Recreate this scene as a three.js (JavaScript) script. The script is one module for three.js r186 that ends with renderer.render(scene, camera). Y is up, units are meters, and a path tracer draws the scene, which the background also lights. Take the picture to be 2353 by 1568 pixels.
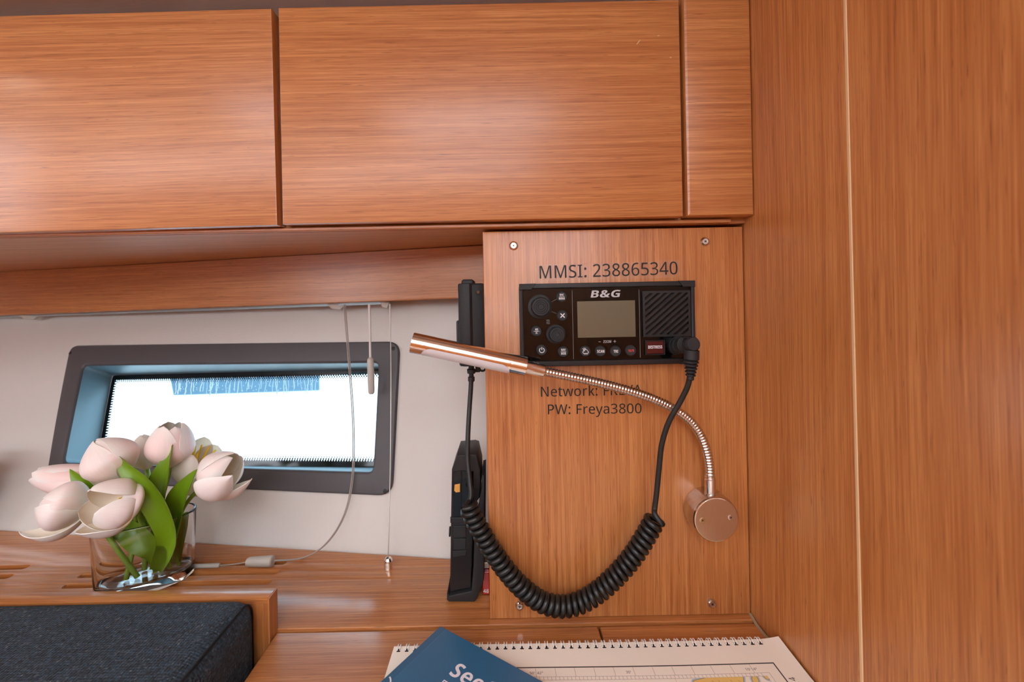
import * as THREE from 'three';
import { RoundedBoxGeometry } from 'three/addons/geometries/RoundedBoxGeometry.js';
import { mergeGeometries, mergeVertices, toCreasedNormals } from 'three/addons/utils/BufferGeometryUtils.js';
import { RectAreaLightUniformsLib } from 'three/addons/lights/RectAreaLightUniformsLib.js';
import { FontLoader } from 'three/addons/loaders/FontLoader.js';
import { TextGeometry } from 'three/addons/geometries/TextGeometry.js';

// ------------------------------------------------------------------ camera, sky, lights, exposure
const V = (x, y, z) => new THREE.Vector3(x, y, z);
const H = 1.10;                              // lens height above the cabin floor
const FOCAL = 1000, PX = 1150, PY = 690, ROLL = 0.02;   // focal length and principal point in photo pixels
const scene = new THREE.Scene();
const camera = new THREE.PerspectiveCamera(2 * Math.atan(784 / FOCAL) * 180 / Math.PI, 2353 / 1568, 0.02, 60);
camera.position.set(0, H, 0.5);
camera.rotation.z = -ROLL;
camera.setViewOffset(2353, 1568, 1176.5 - PX, 784 - PY, 2353, 1568);
camera.focus = 0.5;
camera.userData.fStop = 6.3;
const renderer = new THREE.WebGLRenderer();
renderer.toneMapping = THREE.LinearToneMapping;
renderer.toneMappingExposure = 1.85;
renderer.shadowMap.enabled = true;
scene.background = new THREE.Color(0.90, 0.97, 1.06).multiplyScalar(4.2);     // bright overcast sky
RectAreaLightUniformsLib.init();
const LED = { color: new THREE.Color(1.0, 0.86, 0.72), power: 60 };           // warm ceiling lights

// ------------------------------------------------------------------ measuring helpers (photo pixel -> place in the cabin)
function ray(px, py) {
  const a = px - PX, b = py - PY, c = Math.cos(ROLL), s = Math.sin(ROLL);
  return [(a * c - b * s) / FOCAL, -(a * s + b * c) / FOCAL];
}
const at = (px, py, d) => { const [x, y] = ray(px, py); return V(x * d, H + y * d, 0.5 - d); };
const onY = (px, py, y) => at(px, py, y / ray(px, py)[1]);                    // y relative to the lens
const zBoard = (x) => -0.1416 + 0.278 * (x + 0.025);                          // face of the pelmet board
const zFoot = (x) => -0.1246 + 0.139 * (x + 0.0823);                          // hull lining at the shelf
const SHELF = -0.367;
function hullZ(x, y) { const t = (y - SHELF) / (-SHELF); return zFoot(x) + (zBoard(x) - 0.058 - zFoot(x)) * t; }
function onHull(px, py, off = 0) {
  const [x, y] = ray(px, py); let d = 0.65;
  for (let i = 0; i < 80; i++) d += 0.5 * (0.5 - hullZ(x * d, y * d) - off - d);
  return V(x * d, H + y * d, 0.5 - d);
}
function hullNormal(x, y) {
  const e = 1e-3, zx = (hullZ(x + e, y) - hullZ(x - e, y)) / (2 * e), zy = (hullZ(x, y + e) - hullZ(x, y - e)) / (2 * e);
  return V(-zx, -zy, 1).normalize();
}
let seed = 7;
const rnd = () => { seed |= 0; seed = seed + 0x6D2B79F5 | 0; let t = Math.imul(seed ^ seed >>> 15, 1 | seed); t = t + Math.imul(t ^ t >>> 7, 61 | t) ^ t; return ((t ^ t >>> 14) >>> 0) / 4294967296; };
const smooth = (t) => t * t * (3 - 2 * t);
function wave1(n) { const a = Float32Array.from({ length: n }, rnd); return (x) => { const i = Math.floor(x), f = smooth(x - i); return a[((i % n) + n) % n] * (1 - f) + a[(((i + 1) % n) + n) % n] * f; }; }
function wave2(n, m) { const a = Float32Array.from({ length: n * m }, rnd), g = (i, j) => a[((i % n) + n) % n + n * (((j % m) + m) % m)]; return (x, y) => { const i = Math.floor(x), j = Math.floor(y), f = smooth(x - i), h = smooth(y - j); return (g(i, j) * (1 - f) + g(i + 1, j) * f) * (1 - h) + (g(i, j + 1) * (1 - f) + g(i + 1, j + 1) * f) * h; }; }

// ------------------------------------------------------------------ textures
function dataTex(w, h, fill, srgb) {
  const d = new Uint8Array(w * h * 4);
  for (let y = 0; y < h; y++) for (let x = 0; x < w; x++) { const c = fill(x / w, y / h, x, y), k = (y * w + x) * 4; d[k] = c[0]; d[k + 1] = c[1]; d[k + 2] = c[2]; d[k + 3] = 255; }
  const t = new THREE.DataTexture(d, w, h); t.wrapS = t.wrapT = THREE.RepeatWrapping; t.magFilter = THREE.LinearFilter; t.minFilter = THREE.LinearMipmapLinearFilter; t.generateMipmaps = true;
  if (srgb) t.colorSpace = THREE.SRGBColorSpace; t.needsUpdate = true; return t;
}
// straight-grained veneer: u runs across the grain (0.6 m a tile), v along it (1.2 m a tile)
const WOOD_U = 0.6, WOOD_V = 1.2;
function woodMaps(light, dark, pore) {
  const W = 2048, N = 1024, f1 = wave2(14, 2), f2 = wave2(60, 3), f3 = wave2(240, 5), f4 = wave2(640, 18), f5 = wave2(1500, 60), warp = wave2(6, 5), tone = wave2(5, 4), cut = wave2(1024, 60);
  const flecks = new Float32Array(W * N);
  for (let k = 0; k < 9000; k++) {
    const x = rnd() * W, y = rnd() * N, len = 4 + rnd() * 24, s = 0.15 + 0.6 * rnd() * rnd(), wide = rnd() < 0.45;
    for (let j = 0; j < len; j++) { const m = Math.sin(Math.PI * j / len), row = W * (Math.floor(y + j) % N), i = Math.floor(x) % W; flecks[row + i] = Math.max(flecks[row + i], s * m); if (wide) flecks[row + (i + 1) % W] = Math.max(flecks[row + (i + 1) % W], s * m * 0.8); }
  }
  const g = new Float32Array(W * N);
  for (let y = 0; y < N; y++) for (let x = 0; x < W; x++) {
    const u = x / W, v = y / N, w = u + 0.005 * (warp(u * 6, v * 5) - 0.5);
    const lines = 0.08 * f1(w * 14, v * 2) + 0.12 * f2(w * 60, v * 3) + 0.26 * f3(w * 240, v * 5) + 0.32 * f4(w * 640, v * 18) + 0.22 * f5(w * 1500, v * 60);
    g[y * W + x] = Math.min(1, Math.max(0, 0.5 + (lines - 0.5) * 2.0 + (tone(u * 5, v * 4) - 0.5) * 0.14 + (cut(w * 1024, v * 60) - 0.5) * 0.12));
  }
  const map = dataTex(W, N, (u, v, x, y) => {
    const t = g[y * W + x], p = flecks[y * W + x];
    return [0, 1, 2].map((c) => (dark[c] + (light[c] - dark[c]) * t) * (1 - p) + pore[c] * p);
  }, true);
  const bump = dataTex(W, N, (u, v, x, y) => { const b = 255 * (0.75 + 0.25 * g[y * W + x] - 0.6 * flecks[y * W + x]); return [b, b, b]; });
  return { map, bump };
}
const veneer = woodMaps([203, 137, 79], [164, 96, 47], [108, 55, 26]);
const weaveTex = (() => {
  const N = 512, a = wave2(128, 64), b = wave2(64, 128), c = wave2(40, 40), tint = wave2(170, 90);
  const h = (u, v) => { // basket of thick yarn
    const X = u * 56, Y = v * 56, i = Math.floor(X), j = Math.floor(Y), fx = X - i - 0.5, fy = Y - j - 0.5, over = (i + j) % 2 === 0;
    const r = over ? 1 - 2.6 * fy * fy - 1.2 * fx * fx : 1 - 2.6 * fx * fx - 1.2 * fy * fy;
    return Math.max(0, r) * 0.8 + 0.2 * a(u * 128, v * 64) + 0.12 * (c(u * 40, v * 40) - 0.5);
  };
  const map = dataTex(N, N, (u, v) => { const q = tint(u * 170, v * 90), k = b(u * 64, v * 128), t = 0.65 + 0.5 * k; return q > 0.86 ? [104 * t, 106 * t, 108 * t] : q < 0.25 ? [34 * t, 38 * t, 44 * t] : [50 * t, 66 * t, 80 * t]; }, true);
  const bump = dataTex(N, N, (u, v) => { const z = 255 * Math.min(1, h(u, v)); return [z, z, z]; });
  return { map, bump };
})();
const grainBump = (() => { const a = wave2(256, 256), b = wave2(90, 90); return dataTex(512, 512, (u, v) => { const z = 255 * (0.6 * a(u * 256, v * 256) + 0.4 * b(u * 90, v * 90)); return [z, z, z]; }); })();
const brushedTex = (() => { const a = wave2(300, 4), b = wave2(120, 2); return dataTex(512, 128, (u, v) => { const z = 150 + 80 * (0.6 * a(u * 300, v * 4) + 0.4 * b(u * 120, v * 2) - 0.3); return [z, z, z]; }); })();
function canvasTex(w, h, draw) { const c = document.createElement('canvas'); c.width = w; c.height = h; draw(c.getContext('2d'), w, h); const t = new THREE.CanvasTexture(c); t.colorSpace = THREE.SRGBColorSpace; t.anisotropy = 8; return t; }

// ------------------------------------------------------------------ materials
const std = (color, roughness, metalness = 0, more = {}) => new THREE.MeshStandardMaterial({ color, roughness, metalness, side: THREE.DoubleSide, ...more });
const phys = (o) => new THREE.MeshPhysicalMaterial({ side: THREE.DoubleSide, ...o });
const M = {
  wood: phys({ map: veneer.map, bumpMap: veneer.bump, bumpScale: 0.00012, roughness: 0.45, clearcoat: 0.55, clearcoatRoughness: 0.24 }),
  woodGloss: phys({ map: veneer.map, bumpMap: veneer.bump, bumpScale: 0.0001, roughness: 0.42, clearcoat: 0.7, clearcoatRoughness: 0.17 }),
  lining: std('#d0c9c3', 0.62, 0, { bumpMap: grainBump, bumpScale: 0.00015 }),
  headliner: std('#b4a69d', 0.75, 0, { bumpMap: grainBump, bumpScale: 0.0002 }),
  cabinWhite: std('#e4dcd2', 0.7),
  sole: std('#8a5a36', 0.4),
  windowFrame: std('#4b484b', 0.5, 0, { bumpMap: grainBump, bumpScale: 0.0001 }),
  reveal: std('#628290', 0.45),
  blackBand: std('#0b0b0d', 0.12),
  pane: phys({ color: new THREE.Color(0.50, 0.72, 0.82), transmission: 1, thickness: 0, roughness: 0.0, ior: 1.45 }),
  skylightPane: phys({ color: '#ffffff', transmission: 1, thickness: 0, roughness: 0.0, ior: 1.45 }),
  drip: phys({ color: '#f4f8fa', transmission: 0.6, roughness: 0.6, thickness: 0 }),
  plastic: std('#161618', 0.42),
  plasticSoft: std('#1d1d1f', 0.62),
  plasticGrey: std('#303236', 0.45),
  gloss: phys({ color: '#060505', roughness: 0.2, specularIntensity: 0.3, clearcoat: 0.45, clearcoatRoughness: 0.03 }),
  lcd: phys({ color: '#5d5844', roughness: 0.35, clearcoat: 1, clearcoatRoughness: 0.05 }),
  printGrey: std('#b9b9ba', 0.6), printWhite: std('#e8e8e8', 0.6), printRed: std('#d8433c', 0.6), printFaint: std('#707070', 0.6),
  distress: std('#4a100d', 0.3), redPlastic: phys({ color: '#b02018', roughness: 0.25, clearcoat: 0.6 }),
  inkBlack: std('#15110f', 0.5),
  film: phys({ color: '#ffffff', roughness: 0.2, transparent: true, opacity: 0.06 }),
  chrome: std('#e9e4de', 0.13, 1), chromeDull: std('#d8d0c8', 0.2, 1), steel: std('#b9b2a8', 0.28, 1),
  brushed: std('#d9c9b6', 0.34, 1, { roughnessMap: brushedTex }),
  brass: std('#cbb489', 0.3, 1), darkScrew: std('#2a2828', 0.35, 0.7),
  opal: phys({ color: '#f1edf0', roughness: 0.4, transmission: 0.25, thickness: 0 }),
  cordGrey: std('#a39a92', 0.6), fittingGrey: std('#b9b3aa', 0.5), railBlue: std('#9fb0b6', 0.35, 0.2), wand: std('#d9d2ce', 0.35),
  rubber: std('#1b1b1a', 0.5), rubberShine: std('#191918', 0.38),
  cushion: std('#ffffff', 0.92, 0, { map: weaveTex.map, bumpMap: weaveTex.bump, bumpScale: 0.0011 }),
  thread: std('#14171b', 0.9),
  paperEdge: std('#e4d8c6', 0.8), wire: std('#efe9e2', 0.35),
  sealant: std('#a08a6c', 0.7), paleSeam: std('#dcb98e', 0.5),
  orangeTag: std('#e0a04a', 0.5), darkBox: std('#2c211a', 0.5), darkBoxTop: std('#8d8068', 0.5),
  glass: phys({ color: '#ffffff', transmission: 1, thickness: 0.01, roughness: 0.0, ior: 1.5, attenuationColor: new THREE.Color(0.86, 0.96, 0.93), attenuationDistance: 0.12 }),
  leaf: phys({ color: '#789c16', roughness: 0.36, transmission: 0.18, thickness: 0 }),
  stem: std('#86a63a', 0.5), stamen: std('#f2c80f', 0.6),
  gelcoat: phys({ color: '#f2f3f3', roughness: 0.25, clearcoat: 0.5 }), boatGlass: std('#48687c', 0.25),
};
// petal dye: rose blush in the middle of the outside, cream towards base, near white margins
const petalTex = (blush) => { const a = wave2(140, 3), b = wave2(9, 6); return dataTex(512, 256, (U, v) => {
  const inside = U > 0.5, u = (U * 2) % 1, x = Math.abs(u - 0.5) * 2, f = (a(U * 140, v * 3) - 0.5) * 7, base = Math.max(0, 1 - v * 2.2);
  if (inside) return [252, 240 - 14 * base + f, 222 - 52 * base + f].map((c) => Math.min(255, c));
  const k = Math.max(0, 1 - x * x * 1.3) * Math.max(0, 1 - Math.pow(Math.abs(v - 0.42) * 1.9, 2)) * blush * (0.75 + 0.5 * b(U * 9, v * 6));
  return [252 - 2 * base + f * 0.3, 246 - 32 * k + f - 5 * base, 241 - 31 * k + f - 18 * base].map((c) => Math.max(0, Math.min(255, c))); }, true); };
const petalMats = [[0.45, 0.15], [0.8, 0.15], [0.12, 0.45]].map(([b, through]) => phys({ map: petalTex(b), roughness: 0.5, transmission: through, thickness: 0, sheen: 0.2, sheenRoughness: 0.5 }));

// ------------------------------------------------------------------ building helpers
const used = {};
function numbered(n) { used[n] = (used[n] ?? -1) + 1; return used[n] ? `${n}_${String(used[n]).padStart(3, '0')}` : n; }
function mesh(name, geo, mat, parent) { const m = new THREE.Mesh(geo, mat); m.name = parent ? name : numbered(name); (parent ?? scene).add(m); return m; }
function tag(o, label, category, group) { o.userData.label = label; o.userData.category = category; if (group) o.userData.group = group; return o; }
function thing(name, label, category, pos = V(0, 0, 0), group) { const g = new THREE.Group(); g.name = numbered(name); g.position.copy(pos); scene.add(g); return tag(g, label, category, group); }
function struct(o, label) { o.userData.kind = 'structure'; if (label) o.userData.label = label; return o; }
function local(parent, geo) { if (parent) geo.translate(-parent.position.x, -parent.position.y, -parent.position.z); return geo; }   // world-space geometry -> the thing's own axes
function part(name, geo, mat, parent) { return mesh(name, local(parent, geo), mat, parent); }
// uv in veneer tiles: grain is the axis the fibres run along
function woodUV(geo, grain, off = [rnd(), rnd()]) {
  const g = geo.index ? geo.toNonIndexed() : geo, p = g.attributes.position, uv = new Float32Array(p.count * 2), A = V(0, 0, 0), B = V(0, 0, 0), C = V(0, 0, 0), n = V(0, 0, 0);
  for (let i = 0; i < p.count; i += 3) {
    A.fromBufferAttribute(p, i); B.fromBufferAttribute(p, i + 1); C.fromBufferAttribute(p, i + 2);
    n.copy(B).sub(A).cross(C.clone().sub(A));
    const w = [Math.abs(n.x), Math.abs(n.y), Math.abs(n.z)], k = w.indexOf(Math.max(...w)), axes = [0, 1, 2].filter((a) => a !== k);
    const along = axes.includes(grain) ? grain : axes[0], across = axes.find((a) => a !== along);
    [A, B, C].forEach((q, j) => { const c = [q.x, q.y, q.z]; uv[(i + j) * 2] = c[across] / WOOD_U + off[0]; uv[(i + j) * 2 + 1] = c[along] / WOOD_V + off[1]; });
  }
  g.setAttribute('uv', new THREE.BufferAttribute(uv, 2));
  return g;
}
// box between two corners given as x0,x1, y0,y1 (relative to the lens), z0,z1, edges eased by r
function boxAt(x0, x1, y0, y1, z0, z1, r = 0.0008, seg = 2) {
  const g = r ? new RoundedBoxGeometry(x1 - x0, y1 - y0, z1 - z0, seg, r) : new THREE.BoxGeometry(x1 - x0, y1 - y0, z1 - z0);
  return g.translate((x0 + x1) / 2, H + (y0 + y1) / 2, (z0 + z1) / 2);
}
const woodBox = (x0, x1, y0, y1, z0, z1, grain, r = 0.0008) => woodUV(boxAt(x0, x1, y0, y1, z0, z1, r), grain);
function cyl(a, b, r0, r1 = r0, seg = 32, open = false) { // frustum from point a to point b
  const d = b.clone().sub(a), g = new THREE.CylinderGeometry(r1, r0, d.length(), seg, 1, open);
  g.applyQuaternion(new THREE.Quaternion().setFromUnitVectors(V(0, 1, 0), d.clone().normalize()));
  return g.translate((a.x + b.x) / 2, (a.y + b.y) / 2, (a.z + b.z) / 2);
}
function lathe(profile, a, dir, seg = 40) { // profile [[r, h]...] turned about the axis from a along dir
  const g = new THREE.LatheGeometry(profile.map(([r, h]) => new THREE.Vector2(r, h)), seg);
  g.applyQuaternion(new THREE.Quaternion().setFromUnitVectors(V(0, 1, 0), dir.clone().normalize()));
  return toCreasedNormals(g, 0.6).translate(a.x, a.y, a.z);
}
const tube = (pts, r, n = 80, seg = 10) => new THREE.TubeGeometry(new THREE.CatmullRomCurve3(pts), n, r, seg);
function loft(loops, closed = true, flip = false) { // strips between loops of equally many points
  const n = loops[0].length, pos = [], idx = [];
  loops.forEach((l) => l.forEach((p) => pos.push(p.x, p.y, p.z)));
  for (let i = 0; i + 1 < loops.length; i++) for (let j = 0; j < (closed ? n : n - 1); j++) { const a = i * n + j, b = i * n + (j + 1) % n, c = a + n, d = b + n; flip ? idx.push(a, c, b, b, c, d) : idx.push(a, b, c, b, d, c); }
  const g = new THREE.BufferGeometry(); g.setAttribute('position', new THREE.Float32BufferAttribute(pos, 3)); g.setIndex(idx); g.computeVertexNormals(); return g;
}
function cap(loop) { const c = loop.reduce((s, p) => s.add(p), V(0, 0, 0)).multiplyScalar(1 / loop.length), pos = [c.x, c.y, c.z], idx = []; loop.forEach((p, i) => { pos.push(p.x, p.y, p.z); idx.push(0, i + 1, (i + 1) % loop.length + 1); }); const g = new THREE.BufferGeometry(); g.setAttribute('position', new THREE.Float32BufferAttribute(pos, 3)); g.setIndex(idx); g.computeVertexNormals(); return g; }
const plainMerge = (list) => mergeGeometries(list.map((g) => { const q = g.index ? g.toNonIndexed() : g.clone(); for (const k of Object.keys(q.attributes)) if (!['position', 'normal'].includes(k)) q.deleteAttribute(k); return q; }));
function extrude(shape, depth, bevel = 0.001, seg = 2) { const g = new THREE.ExtrudeGeometry(shape, { depth: depth - 2 * bevel, bevelEnabled: bevel > 0, bevelThickness: bevel, bevelSize: bevel, bevelOffset: -bevel, bevelSegments: seg, curveSegments: 16 }); return g.translate(0, 0, bevel); }
function polyShape(pts) { const s = new THREE.Shape(); pts.forEach(([x, y], i) => i ? s.lineTo(x, y) : s.moveTo(x, y)); s.closePath(); return s; }
function roundRect(w, h, r, x = 0, y = 0, S = THREE.Shape) { const s = new S(); s.moveTo(x - w / 2 + r, y - h / 2); s.lineTo(x + w / 2 - r, y - h / 2); s.absarc(x + w / 2 - r, y - h / 2 + r, r, -Math.PI / 2, 0); s.lineTo(x + w / 2, y + h / 2 - r); s.absarc(x + w / 2 - r, y + h / 2 - r, r, 0, Math.PI / 2); s.lineTo(x - w / 2 + r, y + h / 2); s.absarc(x - w / 2 + r, y + h / 2 - r, r, Math.PI / 2, Math.PI); s.lineTo(x - w / 2, y - h / 2 + r); s.absarc(x - w / 2 + r, y - h / 2 + r, r, Math.PI, 1.5 * Math.PI); return s; }
const fonts = {};
for (const [k, f] of [['bold', 'sans_bold'], ['regular', 'sans_regular']]) fonts[k] = await new FontLoader().loadAsync(`fonts/droid/droid_${f}.typeface.json`);
// flat lettering: centred at (0,0) in x/y, width w in metres, cap height h
function letters(text, h, w, font = 'regular', depth = 0.0002, slant = 0) {
  const g = new TextGeometry(text, { font: fonts[font], size: 1, depth: 1, curveSegments: 4, bevelEnabled: false });
  g.computeBoundingBox(); const b = g.boundingBox, capH = fonts[font] && 1.0;
  const sx = w ? w / (b.max.x - b.min.x) : h, sy = h;
  g.translate(-(b.min.x + b.max.x) / 2, 0, 0);
  const p = g.attributes.position; for (let i = 0; i < p.count; i++) p.setXYZ(i, p.getX(i) * sx + slant * p.getY(i) * sy, p.getY(i) * sy, p.getZ(i) * depth);
  g.computeVertexNormals(); return g;
}

// ================================================================== SETTING
// floor, ceilings and far walls of the cabin; daylight comes in by the deck hatch, the companionway and the opposite windows
{
  struct(mesh('floor', woodUV(new THREE.BoxGeometry(3.4, 0.04, 3.2).translate(-0.8, -0.02, 1.0), 0), M.wood), 'varnished wooden cabin sole');
  const lowCeil = mesh('ceiling', boxAt(-2.5, 0.32, 0.40, 0.43, -0.75, 0.22, 0), M.headliner); struct(lowCeil, 'low grey headliner above the lockers');
  part('sloped_lining', (() => { const g = new THREE.BoxGeometry(2.8, 0.012, 0.30).rotateX(-0.30); return g.translate(-1.1, H + 0.3845, 0.09); })(), M.headliner, lowCeil);
  const strip = part('edge_strip', boxAt(-2.4, -0.36, 0.352, 0.356, 0.022, 0.030, 0.001), M.windowFrame, lowCeil);
  // raised coachroof with an open hatch
  const hx0 = -0.75, hx1 = 0.82, hz0 = 1.20, hz1 = 2.35, yr = 0.80;
  const roof = new THREE.Group(); roof.name = 'ceiling_001'; scene.add(roof); struct(roof, 'white coachroof with a deck hatch');
  part('roof_panel', boxAt(-2.5, hx0, yr, yr + 0.04, 0.19, 2.6, 0), M.cabinWhite, roof);
  part('roof_panel', boxAt(hx1, 0.9, yr, yr + 0.04, 0.19, 2.6, 0), M.cabinWhite, roof);
  part('roof_panel', boxAt(hx0, hx1, yr, yr + 0.04, 0.19, hz0, 0), M.cabinWhite, roof);
  part('roof_panel', boxAt(hx0, hx1, yr, yr + 0.04, hz1, 2.6, 0), M.cabinWhite, roof);
  part('coaming', boxAt(-2.5, 0.9, 0.41, yr + 0.04, 0.19, 0.22, 0), M.cabinWhite, roof);
  const hatch = new THREE.Group(); hatch.name = 'window_2'; scene.add(hatch); struct(hatch, 'clear deck hatch in the coachroof');
  part('pane', boxAt(hx0, hx1, yr + 0.03, yr + 0.034, hz0, hz1, 0), M.skylightPane, hatch);
  // opposite side: wall with a long window
  const wf = new THREE.Group(); wf.name = 'wall_front'; scene.add(wf); struct(wf, 'white opposite cabin side with a long window');
  const wy0 = 0.3, wy1 = 0.66, wx0 = -2.42, wx1 = 0.5;
  part('veneer_panel', woodUV(boxAt(-2.5, 0.9, -H, wy0, 2.57, 2.6, 0), 0), M.wood, wf);
  part('lining', boxAt(-2.5, 0.9, wy1, 0.84, 2.57, 2.6, 0), M.cabinWhite, wf);
  part('lining', boxAt(-2.5, wx0, wy0, wy1, 2.57, 2.6, 0), M.cabinWhite, wf);
  part('lining', boxAt(wx1, 0.9, wy0, wy1, 2.57, 2.6, 0), M.cabinWhite, wf);
  const w3 = new THREE.Group(); w3.name = 'window_3'; scene.add(w3); struct(w3, 'long cabin window on the opposite side');
  part('pane', boxAt(wx0, wx1, wy0, wy1, 2.585, 2.589, 0), M.skylightPane, w3);
  const wl = new THREE.Group(); wl.name = 'wall_left'; scene.add(wl); struct(wl, 'veneered aft bulkhead with the open companionway');
  const cz0 = 1.35, cz1 = 2.05, cy0 = -0.25;
  part('board', woodUV(boxAt(-2.53, -2.5, -H, 0.84, -1.1, cz0, 0), 1), M.wood, wl);
  part('board', woodUV(boxAt(-2.53, -2.5, -H, 0.84, cz1, 2.6, 0), 1), M.wood, wl);
  part('board', woodUV(boxAt(-2.53, -2.5, -H, cy0, cz0, cz1, 0), 1), M.wood, wl);
  part('door_frame', boxAt(-2.54, -2.49, cy0 - 0.02, cy0 + 0.01, cz0, cz1, 0.002), M.cabinWhite, wl);
  // bulkhead beside the chart table: two veneered boards and a pale joint, slightly raked
  const wr = new THREE.Group(); wr.name = 'wall_right'; scene.add(wr); struct(wr, 'veneered bulkhead with vertical grain and a pale joint');
  const joint = (y) => 0.1525 - 0.0059 * y, bt = 0.84;
  const slab = (zt, zb, zt2, zb2, x0, x1) => { const s = polyShape([[zb, -H], [zb2, -H], [zt2, bt], [zt, bt]]); const g = extrude(s, x1 - x0, 0.0004, 1); g.rotateY(-Math.PI / 2); g.translate(x1, H, 0); return g; };
  part('board', woodUV(slab(-0.75, -0.75, joint(bt) - 0.0008, joint(-H) - 0.0008, 0.281, 0.305), 1, [0.13, 0.4]), M.wood, wr);
  part('board', woodUV(slab(joint(bt) + 0.0008, joint(-H) + 0.0008, 0.95, 0.95, 0.281, 0.305), 1, [0.61, 0.1]), M.wood, wr);
  part('joint_strip', slab(joint(bt) - 0.0015, joint(-H) - 0.0015, joint(bt) + 0.0015, joint(-H) + 0.0015, 0.2805, 0.303), M.paleSeam, wr);
  const wr2 = mesh('wall_right', boxAt(0.87, 0.9, -H, 0.84, 0.95, 2.6, 0), M.cabinWhite); struct(wr2, 'white cabin wall beyond the bulkhead');
  const wr3 = mesh('wall_right', woodUV(boxAt(0.305, 0.9, -H, 0.84, 0.92, 0.95, 0), 1), M.wood); struct(wr3, 'bulkhead return');
}
// hull lining with the opening of the port light
const WIN = { o: [onHull(168, 796), onHull(921, 786), onHull(903, 1139), onHull(112, 1106)], i: [onHull(197, 842), onHull(873, 835), onHull(860, 1085), onHull(152, 1064)] };
const rel = (p) => [p.x, p.y - H];
function roundLoop(c, r, n = 8) { // rounded quadrilateral through corners given as [x,y]
  const out = [];
  c.forEach((p, k) => {
    const a = c[(k + 3) % 4], b = c[(k + 1) % 4], la = Math.hypot(a[0] - p[0], a[1] - p[1]), lb = Math.hypot(b[0] - p[0], b[1] - p[1]);
    const s = [p[0] + (a[0] - p[0]) * r / la, p[1] + (a[1] - p[1]) * r / la], e = [p[0] + (b[0] - p[0]) * r / lb, p[1] + (b[1] - p[1]) * r / lb];
    for (let i = 0; i <= n; i++) { const t = i / n, q = 1 - t; out.push([q * q * s[0] + 2 * q * t * p[0] + t * t * e[0], q * q * s[1] + 2 * q * t * p[1] + t * t * e[1]]); }
    for (let i = 1; i < 10; i++) { const n2 = c[(k + 1) % 4], e2 = c[(k + 2) % 4], l2 = Math.hypot(n2[0] - p[0], n2[1] - p[1]), s2 = [n2[0] + (p[0] - n2[0]) * r / l2, n2[1] + (p[1] - n2[1]) * r / l2]; out.push([e[0] + (s2[0] - e[0]) * i / 10, e[1] + (s2[1] - e[1]) * i / 10]); }
  });
  return out;
}
function inset(loop, m) { const cx = loop.reduce((s, p) => s + p[0], 0) / loop.length, cy = loop.reduce((s, p) => s + p[1], 0) / loop.length; const n = loop.length;
  return loop.map((p, i) => { const a = loop[(i + n - 1) % n], b = loop[(i + 1) % n], tx = b[0] - a[0], ty = b[1] - a[1], l = Math.hypot(tx, ty) || 1; let nx = -ty / l, ny = tx / l; if (nx * (cx - p[0]) + ny * (cy - p[1]) < 0) { nx = -nx; ny = -ny; } return [p[0] + nx * m, p[1] + ny * m]; }); }
const lift = (loop, off) => loop.map(([x, y]) => { const n = hullNormal(x, y); return V(x, H + y, hullZ(x, y)).addScaledVector(n, off); });
const outerC = WIN.o.map(rel), innerC = WIN.i.map(rel);
{
  const hull = new THREE.Group(); hull.name = 'wall_back'; scene.add(hull); struct(hull, 'off-white hull lining leaning outboard around the port light');
  const hole = outerC.map((p, k) => [p[0] * 0.75 + innerC[k][0] * 0.25, p[1] * 0.75 + innerC[k][1] * 0.25]), big = [[-2.5, 0.42], [0.281, 0.42], [0.281, -0.45], [-2.5, -0.45]];
  const N = 16, geos = [];
  for (let k = 0; k < 4; k++) {
    const a = big[k], b = big[(k + 1) % 4], c = hole[k], d = hole[(k + 1) % 4], rows = [];
    for (let i = 0; i <= N; i++) { const row = []; for (let j = 0; j <= N; j++) { const t = i / N, s = j / N, x = (a[0] + (b[0] - a[0]) * s) * (1 - t) + (c[0] + (d[0] - c[0]) * s) * t, y = (a[1] + (b[1] - a[1]) * s) * (1 - t) + (c[1] + (d[1] - c[1]) * s) * t; row.push(V(x, H + y, hullZ(x, y))); } rows.push(row); }
    const back = rows.map((r) => r.map((p) => p.clone().add(V(0, 0, -0.02))));
    geos.push(loft(rows, false), loft(back, false, true));
  }
  const g = mergeGeometries(geos), uv = new Float32Array(g.attributes.position.count * 2); for (let i = 0; i < uv.length / 2; i++) { uv[2 * i] = g.attributes.position.getX(i) * 8; uv[2 * i + 1] = g.attributes.position.getY(i) * 8; } g.setAttribute('uv', new THREE.BufferAttribute(uv, 2));
  part('lining', g, M.lining, hull);
  part('lower_lining', boxAt(-2.5, 0.281, -H, -0.44, -0.46, -0.44, 0), M.cabinWhite, hull);
  part('end_lining', boxAt(-2.52, -2.4, -0.46, 0.42, -1.1, -0.4, 0), M.cabinWhite, hull);
}
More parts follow.
